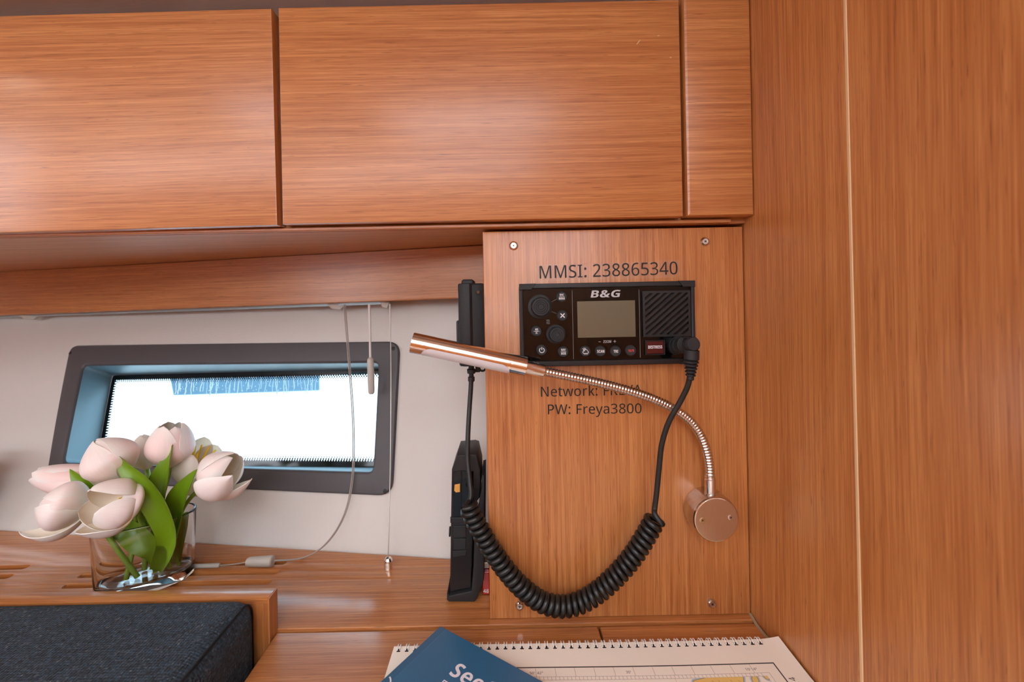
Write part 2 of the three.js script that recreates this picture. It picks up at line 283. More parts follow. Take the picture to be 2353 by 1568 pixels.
// port light
{
  const win = new THREE.Group(); win.name = 'window_1'; scene.add(win); struct(win, 'small port light with grey trim frame and dotted black glass border');
  const lo = roundLoop(outerC, 0.022), li = roundLoop(innerC, 0.010);
  const fr = loft([lift(lo, -0.002), lift(lo, 0.004), lift(inset(lo, 0.0025), 0.0065), lift(inset(li, -0.0045), 0.0065), lift(inset(li, -0.001), 0.005), lift(li, 0.001)]);
  part('trim_frame', fr, M.windowFrame, win);
  const D = -0.052, gl = inset(li, 0.002);
  part('reveal', loft([lift(li, 0.002), lift(gl, D)]), M.reveal, win);
  const clear = inset(gl, 0.0085);
  part('black_border', loft([lift(inset(gl, -0.012), D - 0.0005), lift(clear, D - 0.0005)]), M.blackBand, win);
  part('glass_pane', cap(lift(inset(gl, -0.012), D - 0.002)), M.pane, win);
  // dotted fade-out of the black print
  const dots = [];
  const walk = (loop, step) => { const pts = [...loop, loop[0]], out = []; let carry = 0; for (let i = 0; i + 1 < pts.length; i++) { const [a, b] = [pts[i], pts[i + 1]], l = Math.hypot(b[0] - a[0], b[1] - a[1]); let s = carry; while (s < l) { out.push([a[0] + (b[0] - a[0]) * s / l, a[1] + (b[1] - a[1]) * s / l]); s += step; } carry = s - l; } return out; };
  for (const [m, r, ph] of [[0.0004, 0.0021, 0], [0.0034, 0.00165, 1], [0.0062, 0.0011, 0], [0.0084, 0.0006, 1]]) {
    let ps = walk(inset(clear, m), 0.0048);
    if (ph) ps = ps.map((p, i) => { const q = ps[(i + 1) % ps.length]; return [(p[0] + q[0]) / 2, (p[1] + q[1]) / 2]; });
    for (const p of lift(ps, D - 0.0008)) { const c = new THREE.CircleGeometry(r, 8); const n = hullNormal(p.x, p.y - H); c.applyQuaternion(new THREE.Quaternion().setFromUnitVectors(V(0, 0, 1), n)); dots.push(c.translate(p.x, p.y, p.z)); }
  }
  const dm = part('dotted_print', plainMerge(dots), M.blackBand, win); dm.userData.kind = 'stuff';
  // rain runs on the outside of the pane
  const runs = [];
  for (let k = 0; k < 46; k++) {
    let px = 405 + 325 * ((k + 0.2 + 0.6 * rnd()) / 46), py = 852; const w = 0.0004 + 0.0010 * rnd() * rnd(), end = 880 + rnd() * 40, pts = [], lean = 0.16 * (1 - (px - 405) / 325);
    while (py < end) { pts.push(onHull(px, py, -0.062)); px += (rnd() - 0.5) * 3 - lean * 6; py += 6; }
    if (pts.length > 2) runs.push(tube(pts, w, pts.length * 2, 5));
  }
  for (let k = 0; k < 120; k++) { const q = onHull(400 + rnd() * 330, 856 + rnd() * 44, -0.062); runs.push(new THREE.SphereGeometry(0.0004 + 0.0007 * rnd(), 6, 5).translate(q.x, q.y, q.z)); }
  const rm = part('rain_runs', plainMerge(runs), M.drip, win); rm.userData.kind = 'stuff';
  for (const [x, y] of [[908, 803], [889, 1128], [169, 814], [128, 1090]]) { const p = onHull(x, y), n = hullNormal(p.x, p.y - H); const s = part('screw', lathe([[0, 0.0072], [0.0022, 0.0072], [0.0034, 0.0066], [0.0034, 0.004]], p, n, 16), M.darkScrew, win); }
}
// the white boat moored alongside
{
  const b = thing('moored_boat', 'white hull of a moored boat seen through the port light', 'boat', V(-1.0, H - 1.0, -1.62));
  const s = new THREE.Shape(); s.moveTo(-3.2, -0.7); s.lineTo(3.2, -0.7); s.lineTo(3.4, 1.5); s.lineTo(-3.4, 1.5); s.closePath();
  mesh('hull', extrude(s, 0.06, 0.01).translate(0, 0, -0.06), M.gelcoat, b);
  const c = [at(399, 909, 2.11), at(733, 898, 2.11), at(730, 800, 2.11), at(378, 800, 2.11)].map((p) => [p.x + 1.0, p.y - H + 1.0]);
  mesh('cabin_window', extrude(polyShape(c), 0.012, 0.002), M.boatGlass, b);
}
// ceiling lights: warm LED spots behind the viewer
{
  const spots = [[-0.75, 0.55, 'nearest the overhead locker'], [-1.45, 0.75, 'above the settee bench'], [-1.3, 1.6, 'beside the deck hatch']];
  for (const [x, z, where] of spots) {
    const l = thing('ceiling_light', 'small round warm downlight ' + where, 'light', V(x, H + 0.80, z), 'ceiling downlights');
    mesh('bezel', lathe([[0.032, 0], [0.046, 0], [0.046, -0.004], [0.044, -0.008], [0.034, -0.008], [0.032, 0]], V(0, 0, 0), V(0, 1, 0)), M.chromeDull, l);
    const gm = new THREE.MeshStandardMaterial({ color: '#fff4e4', emissive: LED.color, emissiveIntensity: 3 });
    mesh('lens', new THREE.CylinderGeometry(0.032, 0.032, 0.004, 32).translate(0, -0.004, 0), gm, l);
    const a = new THREE.RectAreaLight(LED.color, LED.power, 0.06, 0.06); a.name = 'downlight'; a.position.set(0, -0.010, 0); a.rotation.x = -Math.PI / 2; l.add(a);
  }
}

// ================================================================== OVERHEAD LOCKER AND PELMET
{
  const L = thing('overhead_locker', 'long wooden overhead locker with two flush doors and horizontal grain', 'cabinet', V(-0.3, H + 0.082, 0));
  const plan = polyShape([[-1.5, -0.003], [0.2805, -0.003], [0.2805, -zBoard(0.2805) + 0.03], [-1.5, -zBoard(-1.5) + 0.03]]);
  part('carcass', woodUV(extrude(plan, 0.240, 0.0006, 1).rotateX(-Math.PI / 2).translate(0, H + 0.082, 0).applyMatrix4(new THREE.Matrix4()), 0), M.wood, L);
  // a door: veneered slab with chamfered front edges and slightly splayed underside
  const slab = (x0, x1, y0, y1, z0, z1) => { const s = polyShape([[x0, y0], [x1, y0], [x1, y1], [x0, y1]]); return woodUV(toCreasedNormals(extrude(s, z1 - z0, 0.0012, 2), 0.5).translate(0, H, z0), 0); };
  const d1 = part('door', slab(-0.80, -0.2438, 0.0872, 0.3250, 0.0045, 0.023), M.wood, L);
  { // the far door hangs a touch low at its outer end
    const piv = V(-0.2438, H + 0.2, 0.01).sub(L.position), a = 0.0075, m = new THREE.Matrix4().makeTranslation(piv.x, piv.y, piv.z).multiply(new THREE.Matrix4().makeRotationZ(a)).multiply(new THREE.Matrix4().makeTranslation(-piv.x, -piv.y, -piv.z)); d1.geometry.applyMatrix4(m); d1.userData.label = 'long door at the window end';
  }
  part('door', slab(-0.2372, 0.2022, 0.0881, 0.3256, 0.0045, 0.023), M.wood, L).userData.label = 'wide door above the radio panel';
  const d2 = L.children[L.children.length - 1];
  for (const [x, y, a, w] of [[1467, 97, 0.9, 0.0035], [1513, 82, 0.2, 0.0016], [1541, 132, 0.1, 0.0012]]) { const p = at(x, y, 0.4769); mesh('scuff_mark', local(L, new THREE.SphereGeometry(1, 10, 6).scale(w, 0.0005, 0.00015).rotateZ(a).translate(p.x, p.y, p.z)), M.paleSeam, d2); }
  const fs = polyShape([[0.2068, 0.0881], [0.2803, 0.0881], [0.2803, 0.334], [0.2068, 0.334]]);
  part('end_filler', woodUV(toCreasedNormals(extrude(fs, 0.0185, 0.0032, 2), 0.4).translate(0, H, 0.0045), 0), M.wood, L).userData.label = 'narrow filler beside the bulkhead';
  part('light_rail', woodBox(-1.4, 0.262, 0.0824, 0.0866, -0.006, 0.0095, 0, 0.0012), M.wood, L);
}
{
  const b = thing('pelmet_board', 'glossy wooden pelmet board above the port light under the locker', 'board', V(-0.5, H, zBoard(-0.5)));
  const loops = [];
  for (let i = 0; i <= 24; i++) { const x = -1.9 + (1.9 - 0.0195) * i / 24, z = zBoard(x), yb = 0.0036 + 0.0148 * (x + 0.07), t = 0.016; loops.push([V(x, H + 0.0812, z), V(x, H + yb + 0.0015, z), V(x, H + yb, z - 0.0015), V(x, H + yb, z - t), V(x, H + 0.0812, z - t)]); }
  part('board', woodUV(toCreasedNormals(loft(loops, true), 0.5), 0), M.wood, b);
}

// ================================================================== SHELF, CHART TABLE, BENCH BACK
{
  const sh = thing('side_shelf', 'varnished wooden shelf with routed slots under the port light', 'shelf', V(-0.6, H + SHELF, 0));
  const s = new THREE.Shape(); const zf = 0.008;
  s.moveTo(-2.3, -zf); s.lineTo(0.2808, -zf); s.lineTo(0.2808, -zFoot(0.2808) - 0.004); s.lineTo(-2.3, -zFoot(-2.3) - 0.004); s.closePath();
  const slots = [];
  for (const [x0, x1, off] of [[-0.5825, -0.3165, 0], [-0.95, -0.686, 0.001]]) for (const z of [-0.1195, -0.0985, -0.0765]) slots.push([x0, x1, -z + off]);
  const r = 0.0046;
  for (const [x0, x1, y] of slots) { const h = new THREE.Path(); h.moveTo(x0, y - r); h.lineTo(x1, y - r); h.absarc(x1, y, r, -Math.PI / 2, Math.PI / 2); h.lineTo(x0, y + r); h.absarc(x0, y, r, Math.PI / 2, 1.5 * Math.PI); s.holes.push(h); }
  const top = extrude(s, 0.011, 0.0018, 3).rotateX(-Math.PI / 2).translate(0, H + SHELF - 0.011, 0);
  part('shelf_top', woodUV(toCreasedNormals(top, 0.5), 0), M.woodGloss, sh);
  part('under_board', woodBox(-2.3, 0.2808, SHELF - 0.022, SHELF - 0.0112, -0.45, 0.004, 0), M.wood, sh);
  const sl = mesh('sealant_bead', plainMerge([tube([V(0.2795, H + SHELF + 0.0006, 0.0005), V(0.279, H + SHELF + 0.0004, 0.006), V(0.2785, H + SHELF - 0.001, 0.014), V(0.2792, H + SHELF - 0.001, 0.05)], 0.0019, 20, 6)]), M.sealant); tag(sl, 'grubby beige sealant bead in the corner by the bulkhead', 'sealant');
}
{
  const T = thing('chart_table', 'wooden chart table with two lids under the open chart', 'table', V(0, 0, 0.25));
  const y1 = -0.3685, y0 = -0.392;
  part('lid', woodBox(-0.259, 0.1020, y0, y1, 0.0112, 0.52, 0, 0.0018), M.woodGloss, T);
  part('lid', woodBox(0.1040, 0.2806, y0, y1, 0.0112, 0.52, 0, 0.0018), M.woodGloss, T);
  part('desk_body', woodBox(-0.255, 0.2806, -H, y0 - 0.001, 0.02, 0.5, 1), M.wood, T);
}
{
  const B = thing('settee_bench', 'wooden settee bench with a mitred back rail behind the cushion', 'bench', V(-0.6, 0, 0.014));
  part('top_rail', woodUV(toCreasedNormals(extrude(polyShape([[-1.9, -0.3275], [-0.2612, -0.3275], [-0.2612, -0.3216], [-1.9, -0.3216]]), 0.0185, 0.0009, 2), 0.5).translate(0, H, 0.0055), 0), M.woodGloss, B);
  part('panel', woodBox(-1.9, -0.2614, -H, -0.3276, 0.006, 0.0225, 1, 0.0006), M.wood, B);
  part('end_strip', woodBox(-0.2613, -0.2598, -0.50, -0.3219, 0.0058, 0.0238, 1, 0.0004), M.wood, B);
}
{
  const C = thing('bench_cushion', 'dark blue-grey woven back cushion leaning on the bench', 'cushion', V(-0.75, H - 0.45, 0.12));
  const x0 = -1.6, x1 = -0.2695, w = x1 - x0, hgt = 0.30, dep = 0.19, yT = -0.3135;
  const g = new RoundedBoxGeometry(w, hgt, dep, 8, 0.022), p = g.attributes.position, uv = g.attributes.uv;
  const cxm = (x0 + x1) / 2, cym = yT - hgt / 2, czm = 0.0245 + dep / 2;
  for (let i = 0; i < p.count; i++) { const x = p.getX(i), y = p.getY(i), z = p.getZ(i); p.setXYZ(i, x + cxm, y + cym + H, z + czm); const n = [Math.abs(g.attributes.normal.getX(i)), Math.abs(g.attributes.normal.getY(i)), Math.abs(g.attributes.normal.getZ(i))]; const k = n.indexOf(Math.max(...n)); const a = k === 0 ? [z, y] : k === 1 ? [x, z] : [x, y]; uv.setXY(i, a[0] / 0.16, a[1] / 0.16); }
  part('cover', g, M.cushion, C);
  // welted seam round the end panel
  const xs = x1 - 0.0065, rr = 0.018, pts = [], top = H + yT - 0.0032, zb = 0.0245 + 0.004, zf = 0.0245 + dep - 0.004;
  for (let i = 0; i <= 4; i++) pts.push(V(xs, top - 0.09 + 0.072 * i / 4, zb)); for (let i = 1; i <= 5; i++) { const a = i / 5 * Math.PI / 2; pts.push(V(xs, top - rr + rr * Math.sin(a), zb + rr - rr * Math.cos(a))); } for (let i = 1; i <= 6; i++) pts.push(V(xs, top, zb + rr + (zf - zb - rr) * i / 6));
  part('seam', tube(pts, 0.0011, 80, 6), M.thread, C);
}

// ================================================================== RADIO PANEL
const panelPt = (px, py, z = 0) => at(px, py, 0.5 - z);
{
  const P = thing('radio_panel', 'upright wooden panel with vertical grain carrying the radio', 'panel', V(0.13, H + SHELF, -0.03));
  part('face_board', woodUV(toCreasedNormals(extrude(polyShape([[-0.0190, -0.3664], [0.2798, -0.3664], [0.2798, 0.0790], [-0.0190, 0.0790]]), 0.013, 0.0012, 2), 0.5).translate(0, H, -0.013), 1, [0.37, 0.22]), M.wood, P);
  part('side_box', woodBox(-0.0185, 0.2790, -0.3662, 0.0785, -0.125, -0.0135, 1), M.wood, P);
  for (const [x, y] of [[1180, 565], [1619, 555.5], [1194, 1392], [1635, 1386.5]]) {
    const p = panelPt(x, y), s = part('screw', lathe([[0, 0.0022], [0.0030, 0.0024], [0.0033, 0.0019], [0.0036, 0.0026], [0.0047, 0.0017], [0.0052, 0.0002], [0.0050, 0]], p, V(0, 0, 1), 28), M.chromeDull, P);
    s.userData.label = 'stainless screw in a cup washer';
    const a = rnd() * 1.5, cr = plainMerge([new THREE.BoxGeometry(0.0031, 0.0007, 0.0006), new THREE.BoxGeometry(0.0007, 0.0031, 0.0006)]).rotateZ(a).translate(p.x - P.position.x, p.y - P.position.y, p.z + 0.0022 - P.position.z); mesh('drive_slot', cr, M.inkBlack, s);
  }
  const write = (text, xa, xb, yb, cap_, tilt, zo = 0.0003) => { const a = panelPt(xa, yb), b = panelPt(xb, yb), g = letters(text, cap_, a.distanceTo(b), 'regular', 0.00012).rotateZ(ROLL * 0 + tilt).translate((a.x + b.x) / 2, (a.y + b.y) / 2, zo); return part('lettering', g, M.inkBlack, P); };
  write('MMSI: 238865340', 1240, 1557, 635.5, 0.0146, 0.012, 0.0004);
  write('Network: FREYA', 1243, 1475, 909.5, 0.0114, 0.001);
  write('PW: Freya3800', 1259, 1474, 951, 0.0112, -0.008);
  const fa = panelPt(1232, 646), fb = panelPt(1562, 600); part('label_film', new THREE.PlaneGeometry(fb.x - fa.x, fb.y - fa.y).rotateZ(0.012).translate((fa.x + fb.x) / 2, (fa.y + fb.y) / 2, 0.0002), M.film, P);
}

// ================================================================== VHF RADIO
const ZF = 0.013;                                                     // glossy face of the set
const q7 = (x, y, z = ZF) => at(1170 + x / 5.006, 620 + y / 5.006, 0.5 - z);
const s7 = (n, z = ZF) => n / 5.006 / FOCAL * (0.5 - z);               // length in that crop -> metres
{
  const c = q7(1128, 622), R = thing('marine_radio', 'black fixed marine radio with knobs, screen and speaker grille', 'radio', V(c.x, c.y, 0));
  const W = 0.1955, Hh = 0.0925, add = (n, g, m, p = R) => mesh(n, g, m, p);
  // bezel ring with raised corner caps
  const b = roundRect(W, Hh, 0.004); b.holes.push(roundRect(W - 0.0085, Hh - 0.0115, 0.002, 0, 0.0003, THREE.Path));
  add('bezel', toCreasedNormals(extrude(b, 0.0155, 0.0012, 3), 0.5), M.plastic);
  for (const [sx, sy] of [[-1, 1], [1, 1], [-1, -1], [1, -1]]) { const s = polyShape([[0, 0], [0.019, 0], [0.0135, -0.0068], [0.0035, -0.0068], [0.0035, -0.0072], [0, -0.0072]].map(([x, y]) => [sx * (-W / 2 - 0.0002 + x) * -sx * -1 * 1, sy * (Hh / 2 + 0.0002 + y)]).map(([x, y]) => [sx < 0 ? x * -sx * 1 : -x, y])); const g = extrude(s, 0.0016, 0.0005, 2).translate(0, 0, 0.0150); add('corner_cap', g, M.plasticSoft); }
  add('face_plate', extrude(roundRect(W - 0.008, Hh - 0.011, 0.002, 0, 0.0003), 0.012, 0.0004, 1).translate(0, 0, 0.0006), M.gloss);
  const put = (g, x, y, z = 0.0128) => { const p = q7(x, y); return g.translate(p.x - c.x, p.y - c.y, z); };
  add('logo', put(letters('B&G', s7(82), s7(330), 'bold', 0.0002, 0.22), 1102, 318), M.printGrey);
  { const a = q7(790, 785), d = q7(1448, 352); add('screen', boxAt(a.x - c.x, d.x - c.x, a.y - c.y - H, d.y - c.y - H, 0.0122, 0.0131, 0.0003), M.lcd); }
  for (const [x, y0, y1] of [[740, 238, 1030], [1509, 228, 1012]]) { const a = q7(x, y1), d = q7(x, y0); add('divider_line', new THREE.BoxGeometry(0.0005, d.y - a.y, 0.0005).translate(a.x - c.x, (a.y + d.y) / 2 - c.y, 0.0128), M.printFaint); }
  // rotary knobs
  const knob = (x, y, r) => { const p = q7(x, y), o = V(p.x - c.x, p.y - c.y, 0.0125), k = add('knob', lathe([[r * 1.06, 0], [r * 1.06, 0.001], [r * 1.0, 0.0016], [r * 0.84, 0.0018], [r * 0.80, 0.0085], [r * 0.74, 0.0105], [r * 0.60, 0.0112], [r * 0.56, 0.0104], [r * 0.44, 0.0104], [r * 0.40, 0.0114], [r * 0.28, 0.0116], [r * 0.24, 0.0108], [0, 0.0104]], o, V(0, 0, 1), 48), M.plasticSoft);
    const rib = []; for (let i = 0; i < 36; i++) { const a = i / 36 * 6.2832; rib.push(new THREE.BoxGeometry(r * 0.05, r * 0.06, 0.006).rotateZ(a).translate(o.x + r * 0.82 * Math.cos(a), o.y + r * 0.82 * Math.sin(a), o.z + 0.0055)); } const rg = mesh('knurling', plainMerge(rib), M.plasticSoft, k); rg.userData.kind = 'stuff'; };
  knob(356, 427, s7(132)); knob(538, 742, s7(106));
  add('pointer_line', put(new THREE.BoxGeometry(s7(78), 0.0004, 0.0003).rotateZ(0.45), 513, 357), M.printFaint);
  add('pointer_line', put(new THREE.BoxGeometry(s7(72), 0.0004, 0.0003).rotateZ(-0.42), 512, 492), M.printFaint);
  add('lettering', put(letters('VOL', s7(22), s7(42), 'bold'), 447, 596), M.printFaint); add('lettering', put(letters('SQL', s7(22), s7(42), 'bold'), 449, 624), M.printFaint);
  // buttons
  const button = (x, y, lines, mat = M.printWhite) => {
    const p = q7(x, y), o = V(p.x - c.x, p.y - c.y, 0.0122), r = s7(62), k = add('button', lathe([[r * 1.04, 0], [r * 1.0, 0.0018], [r * 0.88, 0.0026], [0, 0.0029]], o, V(0, 0, 1), 32), M.plasticSoft), z = 0.0122 + 0.0029;
    for (const [t, yy, hh, ww] of lines) mesh('lettering', t === '-' ? new THREE.BoxGeometry(s7(ww), s7(hh), 0.0002).translate(o.x, o.y + s7(yy), z) : letters(t, s7(hh), s7(ww), 'bold', 0.0002).translate(o.x, o.y + s7(yy), z - 0.0001), mat, k);
    return [k, o, z];
  };
  button(603, 312, [['DSC', 12, 22, 48], ['-', 0, 4, 62], ['MENU', -32, 24, 66]]);
  { const [k, o, z] = button(611, 527, []); mesh('cross_mark', plainMerge([new THREE.BoxGeometry(s7(66), s7(11), 0.0002).rotateZ(0.79), new THREE.BoxGeometry(s7(66), s7(11), 0.0002).rotateZ(-0.79)]).translate(o.x, o.y, z), M.printWhite, k); }
  button(314, 707, [['AIS', 10, 22, 34], ['-', 0, 4, 66], ['IC', -30, 24, 22]]);
  { const [k, o, z] = button(374, 925, []); const arc = new THREE.TorusGeometry(s7(28), s7(4.5), 6, 28, 5.2).rotateZ(Math.PI / 2 + 0.54); mesh('power_mark', plainMerge([arc, new THREE.BoxGeometry(s7(8), s7(32), 0.0004).translate(0, s7(20), 0)]).translate(o.x, o.y, z), M.printWhite, k); }
  button(621, 943, [['NAV', 12, 24, 50], ['-', 0, 4, 62], ['MOB', -32, 24, 54]]);
  { const [k, o, z] = button(874, 937, []); const cl = [], ring = (x, y, r, a0, a1) => cl.push(new THREE.TorusGeometry(s7(r), s7(3.4), 5, 18, a1 - a0).rotateZ(a0).translate(s7(x), s7(y), 0));
    ring(-16, -10, 14, 1.2, 4.7); ring(4, 2, 18, 0.3, 2.9); ring(20, -10, 13, -1.5, 1.5); cl.push(new THREE.BoxGeometry(s7(38), s7(6), 0.0004).translate(s7(2), s7(-24), 0)); ring(-12, 14, 12, 0.6, 3.6);
    for (const x of [-14, 2, 18]) cl.push(new THREE.BoxGeometry(s7(5), s7(9), 0.0004).translate(s7(x), s7(-34), 0)); for (const a of [1.0, 1.7, 2.4]) cl.push(new THREE.BoxGeometry(s7(5), s7(11), 0.0004).rotateZ(a - 1.57).translate(s7(-12 + 24 * Math.cos(a)), s7(14 + 24 * Math.sin(a)), 0));
    mesh('weather_mark', plainMerge(cl).translate(o.x, o.y, z), M.printWhite, k); }
  button(1049, 937, [['SCAN', -16, 32, 82]]); button(1222, 937, [['TRI', -16, 32, 52]]); button(1396, 930, [['16/9', -14, 30, 66]], M.printRed);
  add('lettering', put(letters('ZOOM', s7(30), s7(90), 'regular'), 1128, 842), M.printGrey);
  add('lettering', put(new THREE.BoxGeometry(s7(30), s7(4), 0.0002), 1042, 830), M.printGrey);
  add('lettering', put(plainMerge([new THREE.BoxGeometry(s7(32), s7(4), 0.0002), new THREE.BoxGeometry(s7(4), s7(32), 0.0002)]), 1215, 826), M.printGrey);
  // distress key under its flap
  { const a = q7(1572, 972), d = q7(1776, 818), mx = (a.x + d.x) / 2 - c.x, my = (a.y + d.y) / 2 - c.y, w = d.x - a.x, h = d.y - a.y;
    const fr = roundRect(w + 0.0018, h + 0.0018, 0.0006); fr.holes.push(roundRect(w - 0.0004, h - 0.0004, 0.0004, 0, 0, THREE.Path)); add('flap_frame', extrude(fr, 0.003, 0.0003, 1).translate(mx, my, 0.0122), M.plastic);
    const k = add('distress_key', extrude(roundRect(w - 0.0008, h - 0.0008, 0.0006), 0.0024, 0.0004, 2).translate(mx, my, 0.0122), M.distress);
    mesh('lettering', letters('DISTRESS', s7(34), s7(160), 'bold').translate(mx, my - s7(10), 0.0147), M.printWhite, k); }
  // speaker grille: plate pierced by slanted slots over a dark well
  { const gx0 = 1538, gx1 = 2076, gy0 = 236, gy1 = 775, a = q7(gx0, gy1), d = q7(gx1, gy0), X0 = a.x - c.x, X1 = d.x - c.x, Y0 = a.y - c.y, Y1 = d.y - c.y, pl = polyShape([[X0, Y0], [X1, Y0], [X1, Y1], [X0, Y1]]);
    const w = s7(13), m = s7(26), t = 0.70, nx = -Math.sin(t), ny = Math.cos(t);          // slots climb to the right; n runs across them
    pl.holes.push(new THREE.Path([[X0 + m, Y0 + m], [X0 + m, Y1 - m], [X1 - m, Y1 - m], [X1 - m, Y0 + m]].map(([x, y]) => new THREE.Vector2(x, y))));
    const clip = (poly, k, sgn) => poly.flatMap((p, i) => { const q = poly[(i + 1) % poly.length], dp = sgn * (p[0] * nx + p[1] * ny - k), dq = sgn * (q[0] * nx + q[1] * ny - k), out = dp >= 0 ? [p] : []; if (dp * dq < 0) { const f = dp / (dp - dq); out.push([p[0] + (q[0] - p[0]) * f, p[1] + (q[1] - p[1]) * f]); } return out; });
    const rect = [[X0 + m - 0.0003, Y0 + m - 0.0003], [X1 - m + 0.0003, Y0 + m - 0.0003], [X1 - m + 0.0003, Y1 - m + 0.0003], [X0 + m - 0.0003, Y1 - m + 0.0003]], ds = rect.map(([x, y]) => x * nx + y * ny), lo = Math.min(...ds), hi = Math.max(...ds), N = 12, bars = [extrude(pl, 0.0022, 0.0002, 1)];
    for (let k = 0; k <= N; k++) { const a0 = lo + (hi - lo) * k / (N + 1), a1 = lo + (hi - lo) * (k + 1) / (N + 1), poly = clip(clip(rect, a0 + (k ? w : 0), 1), a1 - (k < N ? w : 0), -1); if (poly.length > 2) bars.push(extrude(polyShape(poly), 0.0022, 0.0002, 1)); }
    const gr = add('speaker_grille', plainMerge(bars).translate(0, 0, 0.0127), M.plastic); gr.userData.label = 'speaker grille with slanted slots'; }
  // microphone socket
  { const p = q7(1930, 872), r = s7(108); add('socket_ring', lathe([[r * 0.8, 0.001], [r * 0.86, 0.004], [r, 0.004], [r * 1.03, 0.001], [r * 1.03, 0]], V(p.x - c.x, p.y - c.y, 0.0122), V(0, 0, 1), 40), M.plastic); }
}

// ================================================================== MICROPHONE, ITS CORD
{
  const mic = thing('hand_microphone', 'slim black hand microphone clipped to the left edge of the radio panel', 'microphone', V(-0.036, H - 0.081, -0.05));
  const s = new THREE.Shape(); s.moveTo(-0.0515, 0.072); s.lineTo(-0.0515, 0.030); s.quadraticCurveTo(-0.0512, 0.0225, -0.044, 0.021); s.lineTo(-0.037, 0.0205); s.lineTo(-0.034, 0.024); s.lineTo(-0.0202, 0.029); s.lineTo(-0.0202, 0.072); s.closePath();
  part('body', toCreasedNormals(extrude(s, 0.1, 0.002, 3).rotateX(-Math.PI / 2), 0.5).translate(0, H - 0.079, 0), M.plasticSoft, mic);
  part('top_cap', boxAt(-0.047, -0.032, 0.018, 0.026, -0.066, -0.026, 0.003), M.plasticSoft, mic);
  for (const y of [0.010, -0.070]) part('clip_screw', cyl(V(-0.029, H + y, -0.0275), V(-0.0265, H + y, -0.022), 0.0018, 0.0018, 12), M.steel, mic);
  part('talk_key', boxAt(-0.0548, -0.0505, -0.052, -0.024, -0.065, -0.032, 0.002), M.plastic, mic);
  part('small_key', boxAt(-0.0545, -0.0505, -0.060, -0.0535, -0.06, -0.036, 0.001), M.plastic, mic);
  for (let i = 0; i < 3; i++) part('white_mark', boxAt(-0.0521, -0.0512, 0.0005 - i * 0.013 + 0.002, 0.011 - i * 0.013, -0.05, -0.0345, 0), M.printWhite, mic);
  part('hanger_hook', plainMerge([boxAt(-0.0335, -0.0275, -0.0905, -0.0785, -0.06, -0.048, 0.001), new THREE.TorusGeometry(0.004, 0.0014, 8, 16, Math.PI).rotateZ(Math.PI).translate(-0.0245, H - 0.085, -0.05)]), M.plastic, mic);
}
